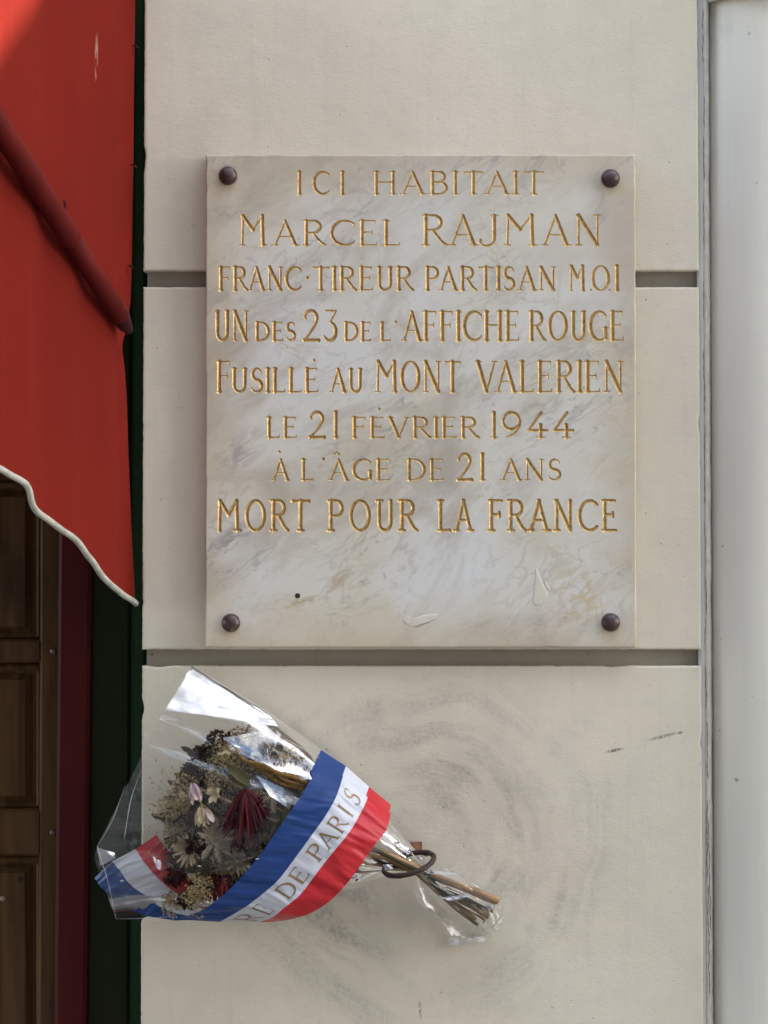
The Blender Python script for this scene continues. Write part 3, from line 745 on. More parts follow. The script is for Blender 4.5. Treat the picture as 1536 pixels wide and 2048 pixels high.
for j in range(NYc):
    row = cnt[j]
    # runs of untouched marble
    out_cells = row == 0
    i = 0
    while i < NXc:
        if out_cells[i]:
            k = i
            while k < NXc and out_cells[k]: k += 1
            face_f.append((fv(('g', j, i), gpos(j, i, 0)), fv(('g', j + 1, i), gpos(j + 1, i, 0)), fv(('g', j + 1, k), gpos(j + 1, k, 0)), fv(('g', j, k), gpos(j, k, 0))))
            i = k
        else: i += 1
    for i in np.nonzero(~out_cells)[0]:
        i = int(i)
        cs = [(j, i), (j + 1, i), (j + 1, i + 1), (j, i + 1)]
        l = max(LB[a, b_] for a, b_ in cs if ins[a, b_])
        pin = []; pout = []
        for q in range(4):
            a = cs[q]; b_ = cs[(q + 1) % 4]; fa = FF[a]; fb = FF[b_]
            if ins[a]: pin.append(('g', a[0], a[1], gpos(a[0], a[1], fa)))
            else: pout.append(('g', a[0], a[1], gpos(a[0], a[1], 0)))
            if ins[a] != ins[b_]:
                t = fa / (fa - fb) if max(fa, fb) < 8 and min(fa, fb) > -8 else .5
                t = min(max(t, .05), .95)
                A = gpos(a[0], a[1], 0); B = gpos(b_[0], b_[1], 0)
                co = tuple(A[z] + (B[z] - A[z]) * t for z in range(3))
                k1, k2 = (a, b_) if a < b_ else (b_, a)
                pin.append(('e', k1, k2, co)); pout.append(('e', k1, k2, co))
        if len(pin) >= 3: let_f[l].append(tuple(lv(l, z[:3], z[3]) for z in pin))
        if len(pout) >= 3: face_f.append(tuple(fv(z[:3], z[3]) for z in pout))
# slab: engraved face + chamfer + sides + back
rim = []
def rimpts(ins_, o, seed=0, amp=0.0):
    pts = []
    N = 60
    cs = [(PX0 + ins_, PY0 + ins_), (PX0 + ins_, PY1 - ins_), (PX1 - ins_, PY1 - ins_), (PX1 - ins_, PY0 + ins_)]
    for q in range(4):
        a = cs[q]; b_ = cs[(q + 1) % 4]
        for k in range(N):
            f = k / N; x = a[0] + (b_[0] - a[0]) * f; y = a[1] + (b_[1] - a[1]) * f
            nn = amp * max(0, nz(x * .06, y * .06, 3.3) - .05) * 4
            if amp and q == 0 and (abs(y - 870) < 10 or abs(y - 970) < 12): nn += amp * 1.2
            if q == 0: x += nn
            if q == 1: y -= nn
            if q == 2: x -= nn
            if q == 3: y += nn
            pts.append(tuple(PL(x, y, o)))
    return pts
nf = len(face_v)
rings = [rimpts(4, 0), rimpts(1.6, -.0002, 1, .5), rimpts(.5, -.0010, 2, .9), rimpts(0, -.0024, 3, .8), rimpts(0, -PO + .0012)]
n4 = len(rings[0]); V = list(face_v); F = list(face_f); mi = [0] * len(face_f)
for r_ in rings: V += r_
for k in range(len(rings) - 1):
    for i in range(n4):
        j = (i + 1) % n4; F.append((nf + k * n4 + i, nf + (k + 1) * n4 + i, nf + (k + 1) * n4 + j, nf + k * n4 + j)); mi.append(0 if k < 2 else 1)
F.append(tuple(nf + 4 * n4 + i for i in range(n4))); mi.append(1)
mk('slab', V, F, [M['marble'], M['marble_edge']], plq, midx=mi)
for li in range(len(LET)):
    if not let_f[li]: continue
    mk('engraved_letter' if LET[li][0] != 'accent' else 'engraved_point', np.array(let_v[li]), let_f[li], M['gold'], plq, smooth=True)
del face_v, face_f, face_idx, let_i
# screw caps
b = MB()
prof = [(0.0107, .0002), (.0107, .0018), (.0101, .0042), (.0086, .0066), (.0062, .0083), (.0034, .0094), (.0012, .0100), (0.0003, .0101)]
V = []
for r_, h in prof:
    for k in range(36):
        a = 2 * math.pi * k / 36; V.append((r_ * math.cos(a), -h, r_ * math.sin(a)))
F = grid_faces(len(prof), 36, True) + [tuple(range((len(prof) - 1) * 36, len(prof) * 36))]
c0 = PL(455.5, 351)
scr = mk('screw_cap', [Vector(v) + c0 for v in V], [tuple(reversed(f)) for f in F], M['cap'], plq, smooth=True, loc=c0)
for (x, y) in [(1221.5, 356.5), (462.5, 1245), (1220.5, 1244)]:
    c = dup(scr, scr.location + (PL(x, y) - c0), parent=plq); c.rotation_euler.y = random.random() * 6
# small drilled hole and dried paint splashes
b = MB(); c = PL(595.5, 1191)
b.tube([c + Vector((0, -.0004, 0)), c + Vector((0, .0, 0))], [.0031, .0031], 14); b.build('drill_hole', M['hole'], plq)
def splash(pts, name, seed):
    cx = sum(p[0] for p in pts) / len(pts); cy = sum(p[1] for p in pts) / len(pts)
    sm = cr_spline([Vector((x, y, 0)) for x, y in pts + pts[:1]], 5)[:-1]
    V = []; n = len(sm)
    for k, (s, o) in enumerate(((1.0, -.0001), (.97, .0002), (.85, .0004), (.45, .0004))):
        for i, q in enumerate(sm):
            w = 1 + (.05 * nz(i * .7, seed) if k < 2 else 0)
            V.append(PL(cx + (q.x - cx) * s * w, cy + (q.y - cy) * s * w, o + .00015 * nz(i * .6, k, seed)))
    V.append(PL(cx, cy, .0004)); F = grid_faces(4, n, True) + [(3 * n + i, 3 * n + (i + 1) % n, 4 * n) for i in range(n)]
    mk(name, V, F, M['flake'], plq, smooth=True)
splash([(1071, 1134), (1075, 1140), (1081, 1155), (1086, 1168), (1091, 1176), (1095, 1186), (1093, 1196), (1086, 1201), (1080, 1209), (1072, 1210), (1066, 1208), (1064, 1200), (1066, 1186), (1068, 1170), (1070, 1150)], 'paint_splash', 1)
splash([(1089, 1162), (1094, 1166), (1099, 1176), (1097, 1179), (1092, 1175), (1088, 1168)], 'paint_splash', 2)
splash([(804, 1240), (815, 1232), (828, 1236), (845, 1230), (872, 1227), (877, 1230), (866, 1241), (845, 1250), (835, 1254), (822, 1252), (812, 1248)], 'paint_splash', 3)
def plcrack(pts, w):
    V = []
    for i, (x, y) in enumerate(pts):
        ww = w * (0.2 if i in (0, len(pts) - 1) else .7 + .3 * math.sin(i * 2.3)); V += [PL(x - ww * .5, y - ww, .0008), PL(x + ww * .5, y + ww, .0008)]
    mk('crack', V, grid_faces(len(pts), 2), M['crack'], plq)
plcrack([(822, 1238), (824, 1246), (829, 1253), (836, 1251), (846, 1247), (858, 1244), (869, 1238)], .7)
plcrack([(1065, 1206), (1069, 1209), (1074, 1212), (1081, 1209)], .6)

# ------------------------------------------------------------------ shopfront at the left, set back behind the pilaster face
shop = thing('shopfront_frame', 'dark green board and dark red post between the oak door and the cream pilaster', 'shopfront', (XW(200, -.06), .1, 0))
def vbox(mb, pl, pr, o, thick, top=-900, bot=2900, m=0):
    """vertical board; pl/pr = photo x at y 1200 and y 2048, extrapolated"""
    def xx(p, y): return p[0] + (p[1] - p[0]) * (y - 1200) / 848
    def clamp(q, zlo=0.0): return q
    a = P(xx(pl, top), top, o); b_ = P(xx(pr, top), top, o); c = P(xx(pr, bot), bot, o); d = P(xx(pl, bot), bot, o)
    back = Vector((0, thick, 0)); bev = .004
    e = Vector((bev, 0, 0)); f = Vector((0, bev, 0))
    V = [a + e, b_ - e, c - e, d + e, a + f, b_ + f, c + f, d + f, a + back, b_ + back, c + back, d + back]
    F = [(0, 1, 2, 3), (0, 4, 5, 1), (1, 5, 6, 2), (2, 6, 7, 3), (3, 7, 4, 0), (4, 8, 9, 5), (5, 9, 10, 6), (6, 10, 11, 7), (7, 11, 8, 4)]
    mb.add(V, [tuple(reversed(q)) for q in F], m)
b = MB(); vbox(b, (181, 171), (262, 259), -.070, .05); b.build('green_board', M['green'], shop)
b = MB(); vbox(b, (262, 259), (292, 292), -.058, .06); b.build('green_lit_strip', M['green_lit'], shop)  # lighter green strip puts a light gradient into one flat board
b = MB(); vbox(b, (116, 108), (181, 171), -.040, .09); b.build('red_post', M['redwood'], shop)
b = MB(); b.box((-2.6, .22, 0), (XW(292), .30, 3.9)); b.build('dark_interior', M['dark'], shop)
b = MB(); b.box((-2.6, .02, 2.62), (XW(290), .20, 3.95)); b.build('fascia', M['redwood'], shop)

door = thing('oak_door', 'worn varnished oak panelled door in shadow below the red awning', 'door', (-.7, .12, 0))
DO = -.105
def dbox(mb, x0, y0, x1, y1, o, th=.03, bev=.003, skew=0):
    a = P(x0, y0, o); b_ = P(x1, y0, o); c = P(x1 - skew, y1, o); d = P(x0 - skew, y1, o)
    e = Vector((bev, 0, 0)); z = Vector((0, 0, bev)); f = Vector((0, bev, 0)); bk = Vector((0, th, 0))
    V = [a + e - z, b_ - e - z, c - e + z, d + e + z, a + f, b_ + f, c + f, d + f, a + bk, b_ + bk, c + bk, d + bk]
    F = [(0, 1, 2, 3), (0, 4, 5, 1), (1, 5, 6, 2), (2, 6, 7, 3), (3, 7, 4, 0), (4, 8, 9, 5), (5, 9, 10, 6), (6, 10, 11, 7), (7, 11, 8, 4)]
    mb.add(V, [tuple(reversed(q)) for q in F])
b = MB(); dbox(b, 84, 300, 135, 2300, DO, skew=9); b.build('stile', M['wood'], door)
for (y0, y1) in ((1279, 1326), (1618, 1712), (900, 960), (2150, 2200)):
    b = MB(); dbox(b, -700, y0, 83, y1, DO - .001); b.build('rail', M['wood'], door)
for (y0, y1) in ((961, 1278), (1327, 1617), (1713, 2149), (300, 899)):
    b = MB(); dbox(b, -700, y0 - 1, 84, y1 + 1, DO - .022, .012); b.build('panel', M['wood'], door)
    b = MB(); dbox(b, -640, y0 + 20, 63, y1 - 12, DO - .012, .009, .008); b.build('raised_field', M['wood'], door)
    b = MB(); dbox(b, -700, y0 + 1, 83, y0 + 13, DO - .006, .014, .004); b.build('moulding', M['wood'], door)
    b = MB(); dbox(b, 72, y0 + 13.5, 83, y1 - 1, DO - .006, .014, .004); b.build('moulding', M['wood'], door)
def studd(x, y, r, o, mat, name):
    b = MB(); c = P(x, y, o); b.tube([c + Vector((0, .002, 0)), c + Vector((0, -.0015, 0)), c + Vector((0, -.0028, 0))], [r, r, r * .55], 14); b.build(name, mat, door)
studd(107, 1303, .0040, DO, M['stud'], 'stud'); studd(106, 1665, .0036, DO, M['stud'], 'stud')
studd(6, 1797, .0036, DO - .012, M['plug'], 'wood_plug'); studd(39, 1759, .0034, DO - .012, M['hole'], 'wood_knot')

# ------------------------------------------------------------------ red awning
awn = thing('red_awning', 'red canvas awning with hanging side curtain, white piping and diagonal red arm', 'awning', (-.3, 0, ZW(600)))
X0A, KA = -.2905, .31
def AX(o): return X0A - KA * o
def on_curtain(px, py):
    """photo pixel -> point on the curtain's (slanted) plane"""
    d = fwd + right * ((px - 768) / FPX) + up * ((1024 - py) / FPX)
    # x = X0A - KA*o, o = -y
    t = (X0A + KA * CAM.y - CAM.x) / (d.x - KA * d.y)
    return CAM + d * t
def proj_y(q):
    v = q - CAM; return 1024 - FPX * v.dot(up) / v.dot(fwd)
def edge_x(py):
    pts = [(-2400, 271), (0, 271), (100, 269), (300, 267), (500, 264), (600, 262), (655, 254), (690, 244), (740, 250), (800, 254), (900, 257), (1000, 261), (1100, 265), (1205, 271)]
    for (a, x), (b_, y) in zip(pts, pts[1:]):
        if a <= py <= b_: return x + (y - x) * (py - a) / (b_ - a)
    return 271
hem = [(271, 1204), (262, 1196), (240, 1180), (222, 1166), (205, 1147), (190, 1122), (180, 1108), (166, 1086), (150, 1071), (130, 1057), (105, 1037), (85, 1022), (75, 1010), (70, 995), (67, 978), (60, 965), (50, 957), (30, 945), (10, 933), (-10, 925), (-60, 905), (-120, 872), (-200, 850), (-330, 815), (-520, 760), (-800, 690), (-1500, 520), (-3400, 240)]
hs = cr_spline([Vector((x, y, 0)) for x, y in hem], 5)
# parameterise columns by the hem points, rows from the hem up to the canopy
NC = len(hs); NR = 90
V = []
for j in range(NR):
    f = j / (NR - 1)
    for i, h in enumerate(hs):
        o_h = -on_curtain(h.x, h.y).y; py_top = proj_y(Vector((AX(o_h), -o_h, ZC + .67 - .34 * o_h)))
        py = h.y + (py_top - h.y) * f ** 1.0
        ex = edge_x(py)
        # columns fan from the hem towards the free right edge
        u = (271 - h.x) / 600.0
        px = ex - (271 - h.x) if f > 0 else h.x
        px = ex - (271 - h.x) * 1.0
        q = on_curtain(px, py)
        o = -q.y
        amp = .0026 * min(1, f * 5 + .15)
        fold = amp * math.sin(o * 62 + 1.2 * nz(o * 4, q.z * 1.2)) + .0018 * nz(o * 20, q.z * 2.5, 4)
        # tension creases running to the lacing
        fold += .0028 * math.sin((q.z * .9 + o * 1.1) * 60) * max(0, 1 - o / .07) * min(1, max(0, (900 - py) / 300))
        fold *= min(1, (271 - h.x) / 16 + .05)
        q = q + Vector((-fold * 1.0, 0, 0)) + Vector((0, -fold * .25, 0))
        V.append(q)
curt = mk('side_curtain', V, grid_faces(NR, NC), M['canvas'], awn, smooth=True)
hemv = [Vector(V[i]) for i in range(NC)]
b = MB(); b.tube([q + Vector((.001, -.001, -.002)) for q in hemv], [.0035] * NC, 10); b.build('piping', M['piping'], awn, smooth=True)
# canopy: closes the top from the wall out to the front bar
topr = [Vector(V[(NR - 1) * NC + i]) for i in range(NC)]
zcan = topr[0].z
o_end = -topr[-1].y; zcan = ZC + .67; drop = .34 * o_end
b = MB()
b.add([(AX(0) + .0, -.0, zcan), (AX(o_end), -o_end, zcan - drop), (-2.7, -o_end, zcan - drop), (-2.7, 0, zcan)], [(0, 1, 2, 3)])
cano = b.build('canopy', M['canvas2'] if False else M['canvas'], awn)
b = MB(); n = 60; V2 = []
for i in range(n):
    x = AX(o_end) + (-2.7 - AX(o_end)) * i / (n - 1)
    V2 += [(x, -o_end, zcan - drop), (x, -o_end - .004 * math.sin(i), zcan - drop - .22 - .02 * math.sin(i * 1.3))]
mk('valance', V2, grid_faces(n, 2), M['canvas'], awn)
# the arm: fixed to the wall low, running up and out along the curtain
def on_arm(px, py, near=.036):
    q = on_curtain(px, py); return q + (CAM - q).normalized() * near
A0 = on_arm(240, 632); A1 = on_arm(0, 256)
d = (A1 - A0).normalized()
J = A0 + (A1 - A0) * .44
A2 = A1 + d * .25
b = MB(); b.tube([A0 - d * .0, J], [.0112, .0112], 28); b.build('arm', M['pole'], awn, smooth=False)
b = MB(); b.tube([J - d * .0015, J - d * .0005, J + d * .001, J + d * .6 * (A2 - J).length, A2], [.0113, .0120, .0123, .0123, .0123], 28); b.build('arm_sleeve', M['pole'], awn)
for o in awn.children:
    if o.name.startswith('arm'):
        for p in o.data.polygons: p.use_smooth = len(p.vertices) == 4
# rounded foot at the wall, coloured dark to stand in for the shade
V = []; nn = 16
b = MB(); b.tube([A0 + d * .012, A0 - d * .004, A0 - d * .012 + Vector((.001, .004, -.003)), A0 - d * .018 + Vector((.003, .012, -.006))], [.0110, .0108, .0085, .0050], 20)
b.build('arm_foot', M['burg'], awn, smooth=True)
b = MB(); c = A0 - d * .016; b.box((c.x - .012, .012, c.z - .022), (c.x + .004, .06, c.z + .012))
b = MB(); c = on_arm(131, 412, .05); b.tube([c + Vector((0, 0, -.006)), c, c + Vector((-.001, -.001, .006))], [.0012, .002, .0012], 8); b.build('latch', M['pole'], awn)
# lacing loops along the wall edge
lp = None
for (x, y) in ((266, 97), (262, 335), (257, 537)):
    c = on_curtain(x, y) + Vector((.004, -.002, 0))
    if lp is None:
        b = MB(); b.tube([c + Vector(v) for v in ((-.003, 0, .003), (0, -.002, .002), (.0025, -.001, -.001))], [.001, .0016, .001], 8)
        lp = b.build('lacing_loop', M['burg'], awn, smooth=True, loc=c)
        l0 = c
    else: dup(lp, lp.location + (c - l0), parent=awn)

# awning added out of view at the right; its sloping side edge blocks the sun
e1 = on_curtain(72, 0); e2 = on_curtain(-2, 122)
XN = 2.5
def upto(p): 
    t = (XN - p.x) / sdir.x; return p + sdir * t
n1, n2 = upto(e1), upto(e2)
slope = (n2.z - n1.z) / (n2.y - n1.y)
zw = n1.z + slope * (0.04 - n1.y); zo = n1.z + slope * (-1.5 - n1.y)
blocker = thing('sun_blocker', 'added cream canvas sheet out of view at the right, sloped to cut the sunlight', 'awning', (XN, 0, zw))
b = MB(); b.add([(XN, .04, zw), (XN, -1.5, zo), (5.3, -1.5, zo), (5.3, .04, zw), (XN, .04, zw + .003), (XN, -1.5, zo + .003), (5.3, -1.5, zo + .003), (5.3, .04, zw + .003)],
  [(3, 2, 1, 0), (4, 5, 6, 7), (0, 1, 5, 4), (1, 2, 6, 5), (2, 3, 7, 6)]); b.build('canopy', M['canvas2'], blocker)
b = MB(); b.tube([(XN, -1.5, zo - .02), (5.3, -1.5, zo - .02)], .02, 12); b.build('front_bar', M['piping'], blocker)
print('sun blocker', zw, zo, slope)

# ------------------------------------------------------------------ iron ring fixed to the wall
hold = thing('iron_ring', 'rusty iron ring on a wall staple holding the stems of the wrapped bouquet', 'ring', tuple(P(842, 1690, 0)))
rc = P(818, 1722, .052)
ra = (P(867, 1712, .056) - P(769, 1744, .062)); ra_h = ra / 2
rmid = (P(867, 1712, .056) + P(769, 1744, .062)) / 2
ax1 = ra_h.normalized()
# the ring plane is nearly perpendicular to the bouquet's axis, tipped a little towards the viewer
ax2 = Vector((.25, .86, .42)); ax2 = (ax2 - ax1 * ax2.dot(ax1)).normalized()
pts = []
for k in range(41):
    a = R(9 * k)
    pts.append(rmid + ax1 * math.cos(a + R(-8)) * ra_h.length + ax2 * math.sin(a + R(-8)) * .023)
b = MB(); b.tube(pts, [.0031 + .0002 * math.sin(i * 1.9) for i in range(41)], 12); b.build('ring', M['rust'], hold, smooth=True)
b = MB(); c = P(834, 1692, .0)
v0 = P(822, 1684, .012); v1 = P(844, 1683, .012); v2 = P(845, 1704, .012); v3 = P(834, 1706, .012)
q0 = [P(822, 1684, 0), P(844, 1683, 0), P(845, 1704, 0), P(834, 1706, 0)]; q1 = [P(823, 1685, .016), P(844, 1683, .016), P(845, 1703, .022), P(835, 1706, .022)]
b.add(q0 + q1, [(0, 1, 2, 3), (7, 6, 5, 4), (0, 4, 5, 1), (1, 5, 6, 2), (2, 6, 7, 3), (3, 7, 4, 0)]); b.build('staple', M['rust2'], hold)
b = MB(); b.tube([P(840, 1700, .002), P(842, 1703, .016), P(846, 1706, .024), P(854, 1709, .030)], [.0026, .0028, .0028, .0026], 10); b.build('eye', M['rust'], hold, smooth=True)

# ------------------------------------------------------------------ the bouquet
bq = thing('dried_bouquet', 'bouquet of dried flowers in clear cellophane with a blue, white and red ribbon', 'bouquet', tuple(P(820, 1722, .03)))
rs = random.Random(11)
# --- cellophane cone
UP = [(848, 1716), (806, 1672), (770, 1628), (735, 1590), (690, 1541), (640, 1497), (570, 1446), (480, 1390), (384, 1331)]
LO = [(786, 1747), (752, 1763), (716, 1778), (676, 1782), (628, 1808), (550, 1832), (440, 1843), (330, 1843), (232, 1839)]
OUTD = [.036, .050, .062, .072, .084, .096, .098, .090, .080]     # bulge of the front sheet off the wall
BAK = [.020, .012, .009, .007, .006, .006, .006, .008, .010]
us = cr_spline([Vector((x, y, 0)) for x, y in UP], 12); ls = cr_spline([Vector((x, y, 0)) for x, y in LO], 12)
od = cr_spline([Vector((a, b_, 0)) for a, b_ in zip(OUTD, BAK)], 12)
def bow(t): # how far the mouth reaches left of the straight line between its corners
    return float(np.interp(t, [0, .21, .45, .71, .76, 1], [0, -33, -56, -82, -80, 0]))
def ridg(x, y, s):
    return 1 - abs(nz(x, y, s)) * 2
def cone_pt(i, t, front, seed=0, crump=1.0):
    """i index along, t 0..1 from the upper to the lower edge"""
    n = len(us) - 1; f = i / n
    px = us[i].x + (ls[i].x - us[i].x) * t + bow(t) * f ** 5
    py = us[i].y + (ls[i].y - us[i].y) * t
    env = max(0.0, 1 - (2 * t - 1) ** 2) ** .5
    mid = od[i].y + .012
    if front: o = mid + (od[i].x - mid) * env
    else: o = mid - (mid - od[i].y) * env
    if crump:
        k = crump * (.35 + f) * min(1, env * 1.6 + .1)
        a = .0032 * ridg(f * 2.2 + seed, t * 9, 1.0 + seed) * k +    .0018 * ridg(f * 5 + t * 3, t * 5 - f * 6, 4 + seed) * k + .0012 * nz(f * 16, t * 14, seed) * k
        o += a if front else -a * .3
    return P(px, py, max(o, .0025))
def film_sheet(name, front, t0, t1, nt, mat, seed=0, i0=0, i1=None, crump=1.0, off=0.0):
    i1 = i1 or len(us); V = []
    for i in range(i0, i1):
        for j in range(nt):
            t = t0 + (t1 - t0) * j / (nt - 1); q = cone_pt(i, t, front, seed, crump); q.y -= off; V.append(q)
    return mk(name, V, grid_faces(i1 - i0, nt), mat, bq, smooth=True)
film_sheet('cellophane_back', False, 0, 1, 60, M['film'], 3)
film_sheet('cellophane_front', True, 0, 1, 110, M['film'], 0)

def poly_sheet(name, pts, mat, sag=0.0, n=14, crump=.0, seed=0, parent=None):
    """four-cornered sheet; pts = [(px,py,out)] * 4, bilinear, curved by sag"""
    A, B_, C_, D_ = [P(*p) for p in pts]; V = []
    for i in range(n + 1):
        for j in range(n + 1):
            u, v = i / n, j / n
            q = A * (1 - u) * (1 - v) + B_ * u * (1 - v) + C_ * u * v + D_ * (1 - u) * v
            q.y -= sag * math.sin(math.pi * v) + crump * ridg(u * 2 + seed, v * 5, seed)
            V.append(q)
    return mk(name, V, grid_faces(n + 1, n + 1), mat, parent or bq, smooth=True)
# the turned-over corner at the top: three layers lying over each other, tipped to the sky
for k in range(3):
    poly_sheet('cellophane_fold', [(385 - k, 1337 + k, .062 + .001 * k), (334 - 2 * k, 1421 - k, .092 + .0012 * k), (556 - 6 * k, 1452 - 2 * k, .080 + .001 * k), (540 - 5 * k, 1432 + k, .070 + .001 * k)],
               M['film2'], sag=-.004, n=24, crump=.0012, seed=k * 3.1)
poly_sheet('cellophane_fold', [(384, 1330, .058), (390, 1338, .066), (600, 1478, .074), (575, 1452, .060)], M['film3'], sag=.003, crump=.0008, seed=5)
poly_sheet('cellophane_fold', [(322, 1433, .086), (318, 1439, .093), (362, 1442, .092), (345, 1434, .087)], M['film2'], sag=.001, seed=2)
# mirror-flat facets that catch the blue of the sky
FAC = [([(446, 1477, .096), (470, 1492, .104), (536, 1523, .112), (549, 1456, .092)], 'film3'),
       ([(549, 1456, .092), (536, 1523, .112), (541, 1503, .108), (571, 1477, .099)], 'film3'),
       ([(511, 1550, .104), (540, 1591, .119), (580, 1619, .121), (589, 1587, .112)], 'film3'),
       ([(194, 1694, .080), (200, 1732, .093), (232, 1716, .093), (228, 1706, .084)], 'film2'),
       ([(592, 1540, .100), (602, 1560, .108), (624, 1558, .109), (618, 1545, .102)], 'film2'),
       ([(571, 1477, .099), (574, 1480, .103), (638, 1514, .106), (632, 1509, .098)], 'film3'),
       ([(742, 1660, .062), (745, 1672, .070), (790, 1694, .068), (775, 1672, .058)], 'film2'),
       ([(765, 1728, .060), (770, 1742, .066), (786, 1738, .066), (781, 1729, .060)], 'film2'),
       ([(305, 1712, .090), (312, 1735, .098), (328, 1745, .098), (322, 1722, .092)], 'film3')]
for k, (c, m) in enumerate(FAC): poly_sheet('cellophane_facet', c, M[m], sag=.0008, n=8, crump=.0001, seed=k * 1.7)
def crease_glint(pts, w=.0006, mat=None, name='cellophane_crease_glint'):  # thin added tube that draws the bright reflected line along a fold
    sp = cr_spline([P(*p) for p in pts], 8); n = len(sp)
    b = MB(); b.tube(sp, [w * (.45 + .55 * math.sin(math.pi * (i + .5) / n)) for i in range(n)], 6, cap=False)
    return b.build(name, mat or M['crease_glint'], bq, smooth=True)
for c in [[(571, 1477, .1), (574, 1497, .106), (578, 1512, .108), (586, 1526, .11), (596, 1533, .11), (618, 1537, .108)],
          [(513, 1488, .108), (516, 1505, .112), (520, 1517, .113)], [(534, 1495, .112), (536, 1508, .114), (538, 1523, .115)],
          [(571, 1477, .102), (600, 1496, .105), (640, 1517, .106)], [(446, 1477, .1), (495, 1467, .1), (549, 1456, .095)],
          [(334, 1421, .095), (400, 1428, .094), (470, 1441, .09), (556, 1453, .084)], [(318, 1438, .093), (350, 1450, .09), (400, 1466, .094)],
          [(384, 1331, .060), (450, 1372, .062), (520, 1415, .064), (575, 1452, .066), (640, 1498, .068)],
          [(194, 1692, .09), (215, 1760, .085), (232, 1838, .08)], [(282, 1540, .085), (262, 1600, .09), (248, 1680, .09)], [(250, 1572, .08), (225, 1640, .085), (196, 1690, .088)],
          [(232, 1838, .07), (300, 1836, .08), (355, 1832, .085)],
          [(716, 1764, .07), (760, 1742, .064), (782, 1734, .06)], [(660, 1808, .07), (700, 1786, .066), (760, 1752, .06)], [(782, 1650, .05), (812, 1690, .048), (842, 1728, .046)], [(790, 1660, .06), (800, 1685, .062), (838, 1722, .054)]]:
    crease_glint(c, .00032)
# small added slivers that stand for hard glints on the film
for (x, y, o) in [(436, 1476, .112), (398, 1732, .118), (725, 1733, .072), (714, 1763, .07), (290, 1474, .07), (399, 1733, .118), (244, 1762, .1), (515, 1718, .122)]:
    b = MB(); c = P(x, y, o); b.tube([c + Vector((-.0022, 0, -.0004)), c + Vector((-.0008, -.0006, .0002)), c + Vector((.0008, -.0006, .0002)), c + Vector((.0022, 0, 0))], [.0002, .0009, .0008, .0002], 6)
    b.build('cellophane_crease_glint', M['crease_glint'], bq, smooth=True)

# --- film round the stem ends below the ring
TU = [(852, 1726), (885, 1738), (930, 1746), (972, 1775), (1004, 1800), (1006, 1828)]
TL = [(826, 1748), (832, 1790), (852, 1826), (882, 1856), (905, 1884), (948, 1890)]
tu = cr_spline([Vector((x, y, 0)) for x, y in TU], 10); tl = cr_spline([Vector((x, y, 0)) for x, y in TL], 10)
for front in (True, False):
    V = []; nt = 60
    for i in range(len(tu)):
        f = i / (len(tu) - 1)
        for j in range(nt):
            t = j / (nt - 1); px = tu[i].x + (tl[i].x - tu[i].x) * t; py = tu[i].y + (tl[i].y - tu[i].y) * t
            bulge = 22 * f ** 3 * math.sin(math.pi * t); px += bulge * .5; py += bulge * .5
            env = max(0, 1 - (2 * t - 1) ** 2) ** .5; mid = .038 - .006 * f
            o = mid + (.022 + .006 * f) * env * (1 if front else -1)
            o += (.005 * ridg(f * 3, t * 8, 2.2) + .003 * ridg(f * 7 + t * 4, t * 4 - f * 4, 7.7) + .001 * nz(f * 20, t * 22)) * env * (1 if front else .3)
            V.append(P(px, py, max(.003, o)))
    mk('cellophane_tail', V, grid_faces(len(tu), nt), M['film'] if not front else M['film'], bq, smooth=True)
for k, (c, m) in enumerate([([(852, 1738, .058), (854, 1747, .066), (917, 1751, .064), (906, 1745, .058)], 'film2'), ([(900, 1792, .060), (880, 1796, .066), (905, 1802, .067), (945, 1792, .062)], 'film2'),
        ([(896, 1876, .036), (900, 1890, .042), (925, 1888, .042), (915, 1876, .037)], 'film2'),
        ([(918, 1888, .038), (912, 1893, .041), (945, 1882, .041), (943, 1874, .038)], 'film2'), ([(870, 1762, .058), (880, 1775, .065), (930, 1792, .064), (925, 1782, .058)], 'film3'),
        ([(905, 1882, .037), (903, 1886, .040), (922, 1885, .040), (915, 1880, .038)], 'film3')]): poly_sheet('cellophane_facet', c, M[m], sag=.001, n=8, crump=.0006, seed=k * 2.3)
for c in [[(853, 1740, .06), (880, 1746, .062), (917, 1748, .060)], [(905, 1736, .05), (918, 1746, .052), (935, 1760, .05)], [(888, 1735, .05), (897, 1743, .052)], [(941, 1765, .055), (948, 1769, .056), (957, 1775, .055)],
          [(866, 1787, .063), (890, 1796, .066), (915, 1792, .066), (945, 1789, .064)], [(1004, 1800, .042), (1006, 1822, .042), (990, 1848, .042), (960, 1872, .042), (920, 1890, .04), (888, 1896, .036)],
          [(826, 1760, .045), (834, 1796, .045), (858, 1820, .045), (900, 1852, .045), (940, 1868, .045)], [(892, 1895, .04), (915, 1889, .042), (944, 1874, .042)], [(855, 1760, .06), (885, 1778, .063), (910, 1790, .063)],
          [(832, 1832, .03), (838, 1840, .03), (843, 1843, .03)]]: crease_glint(c, .0006)

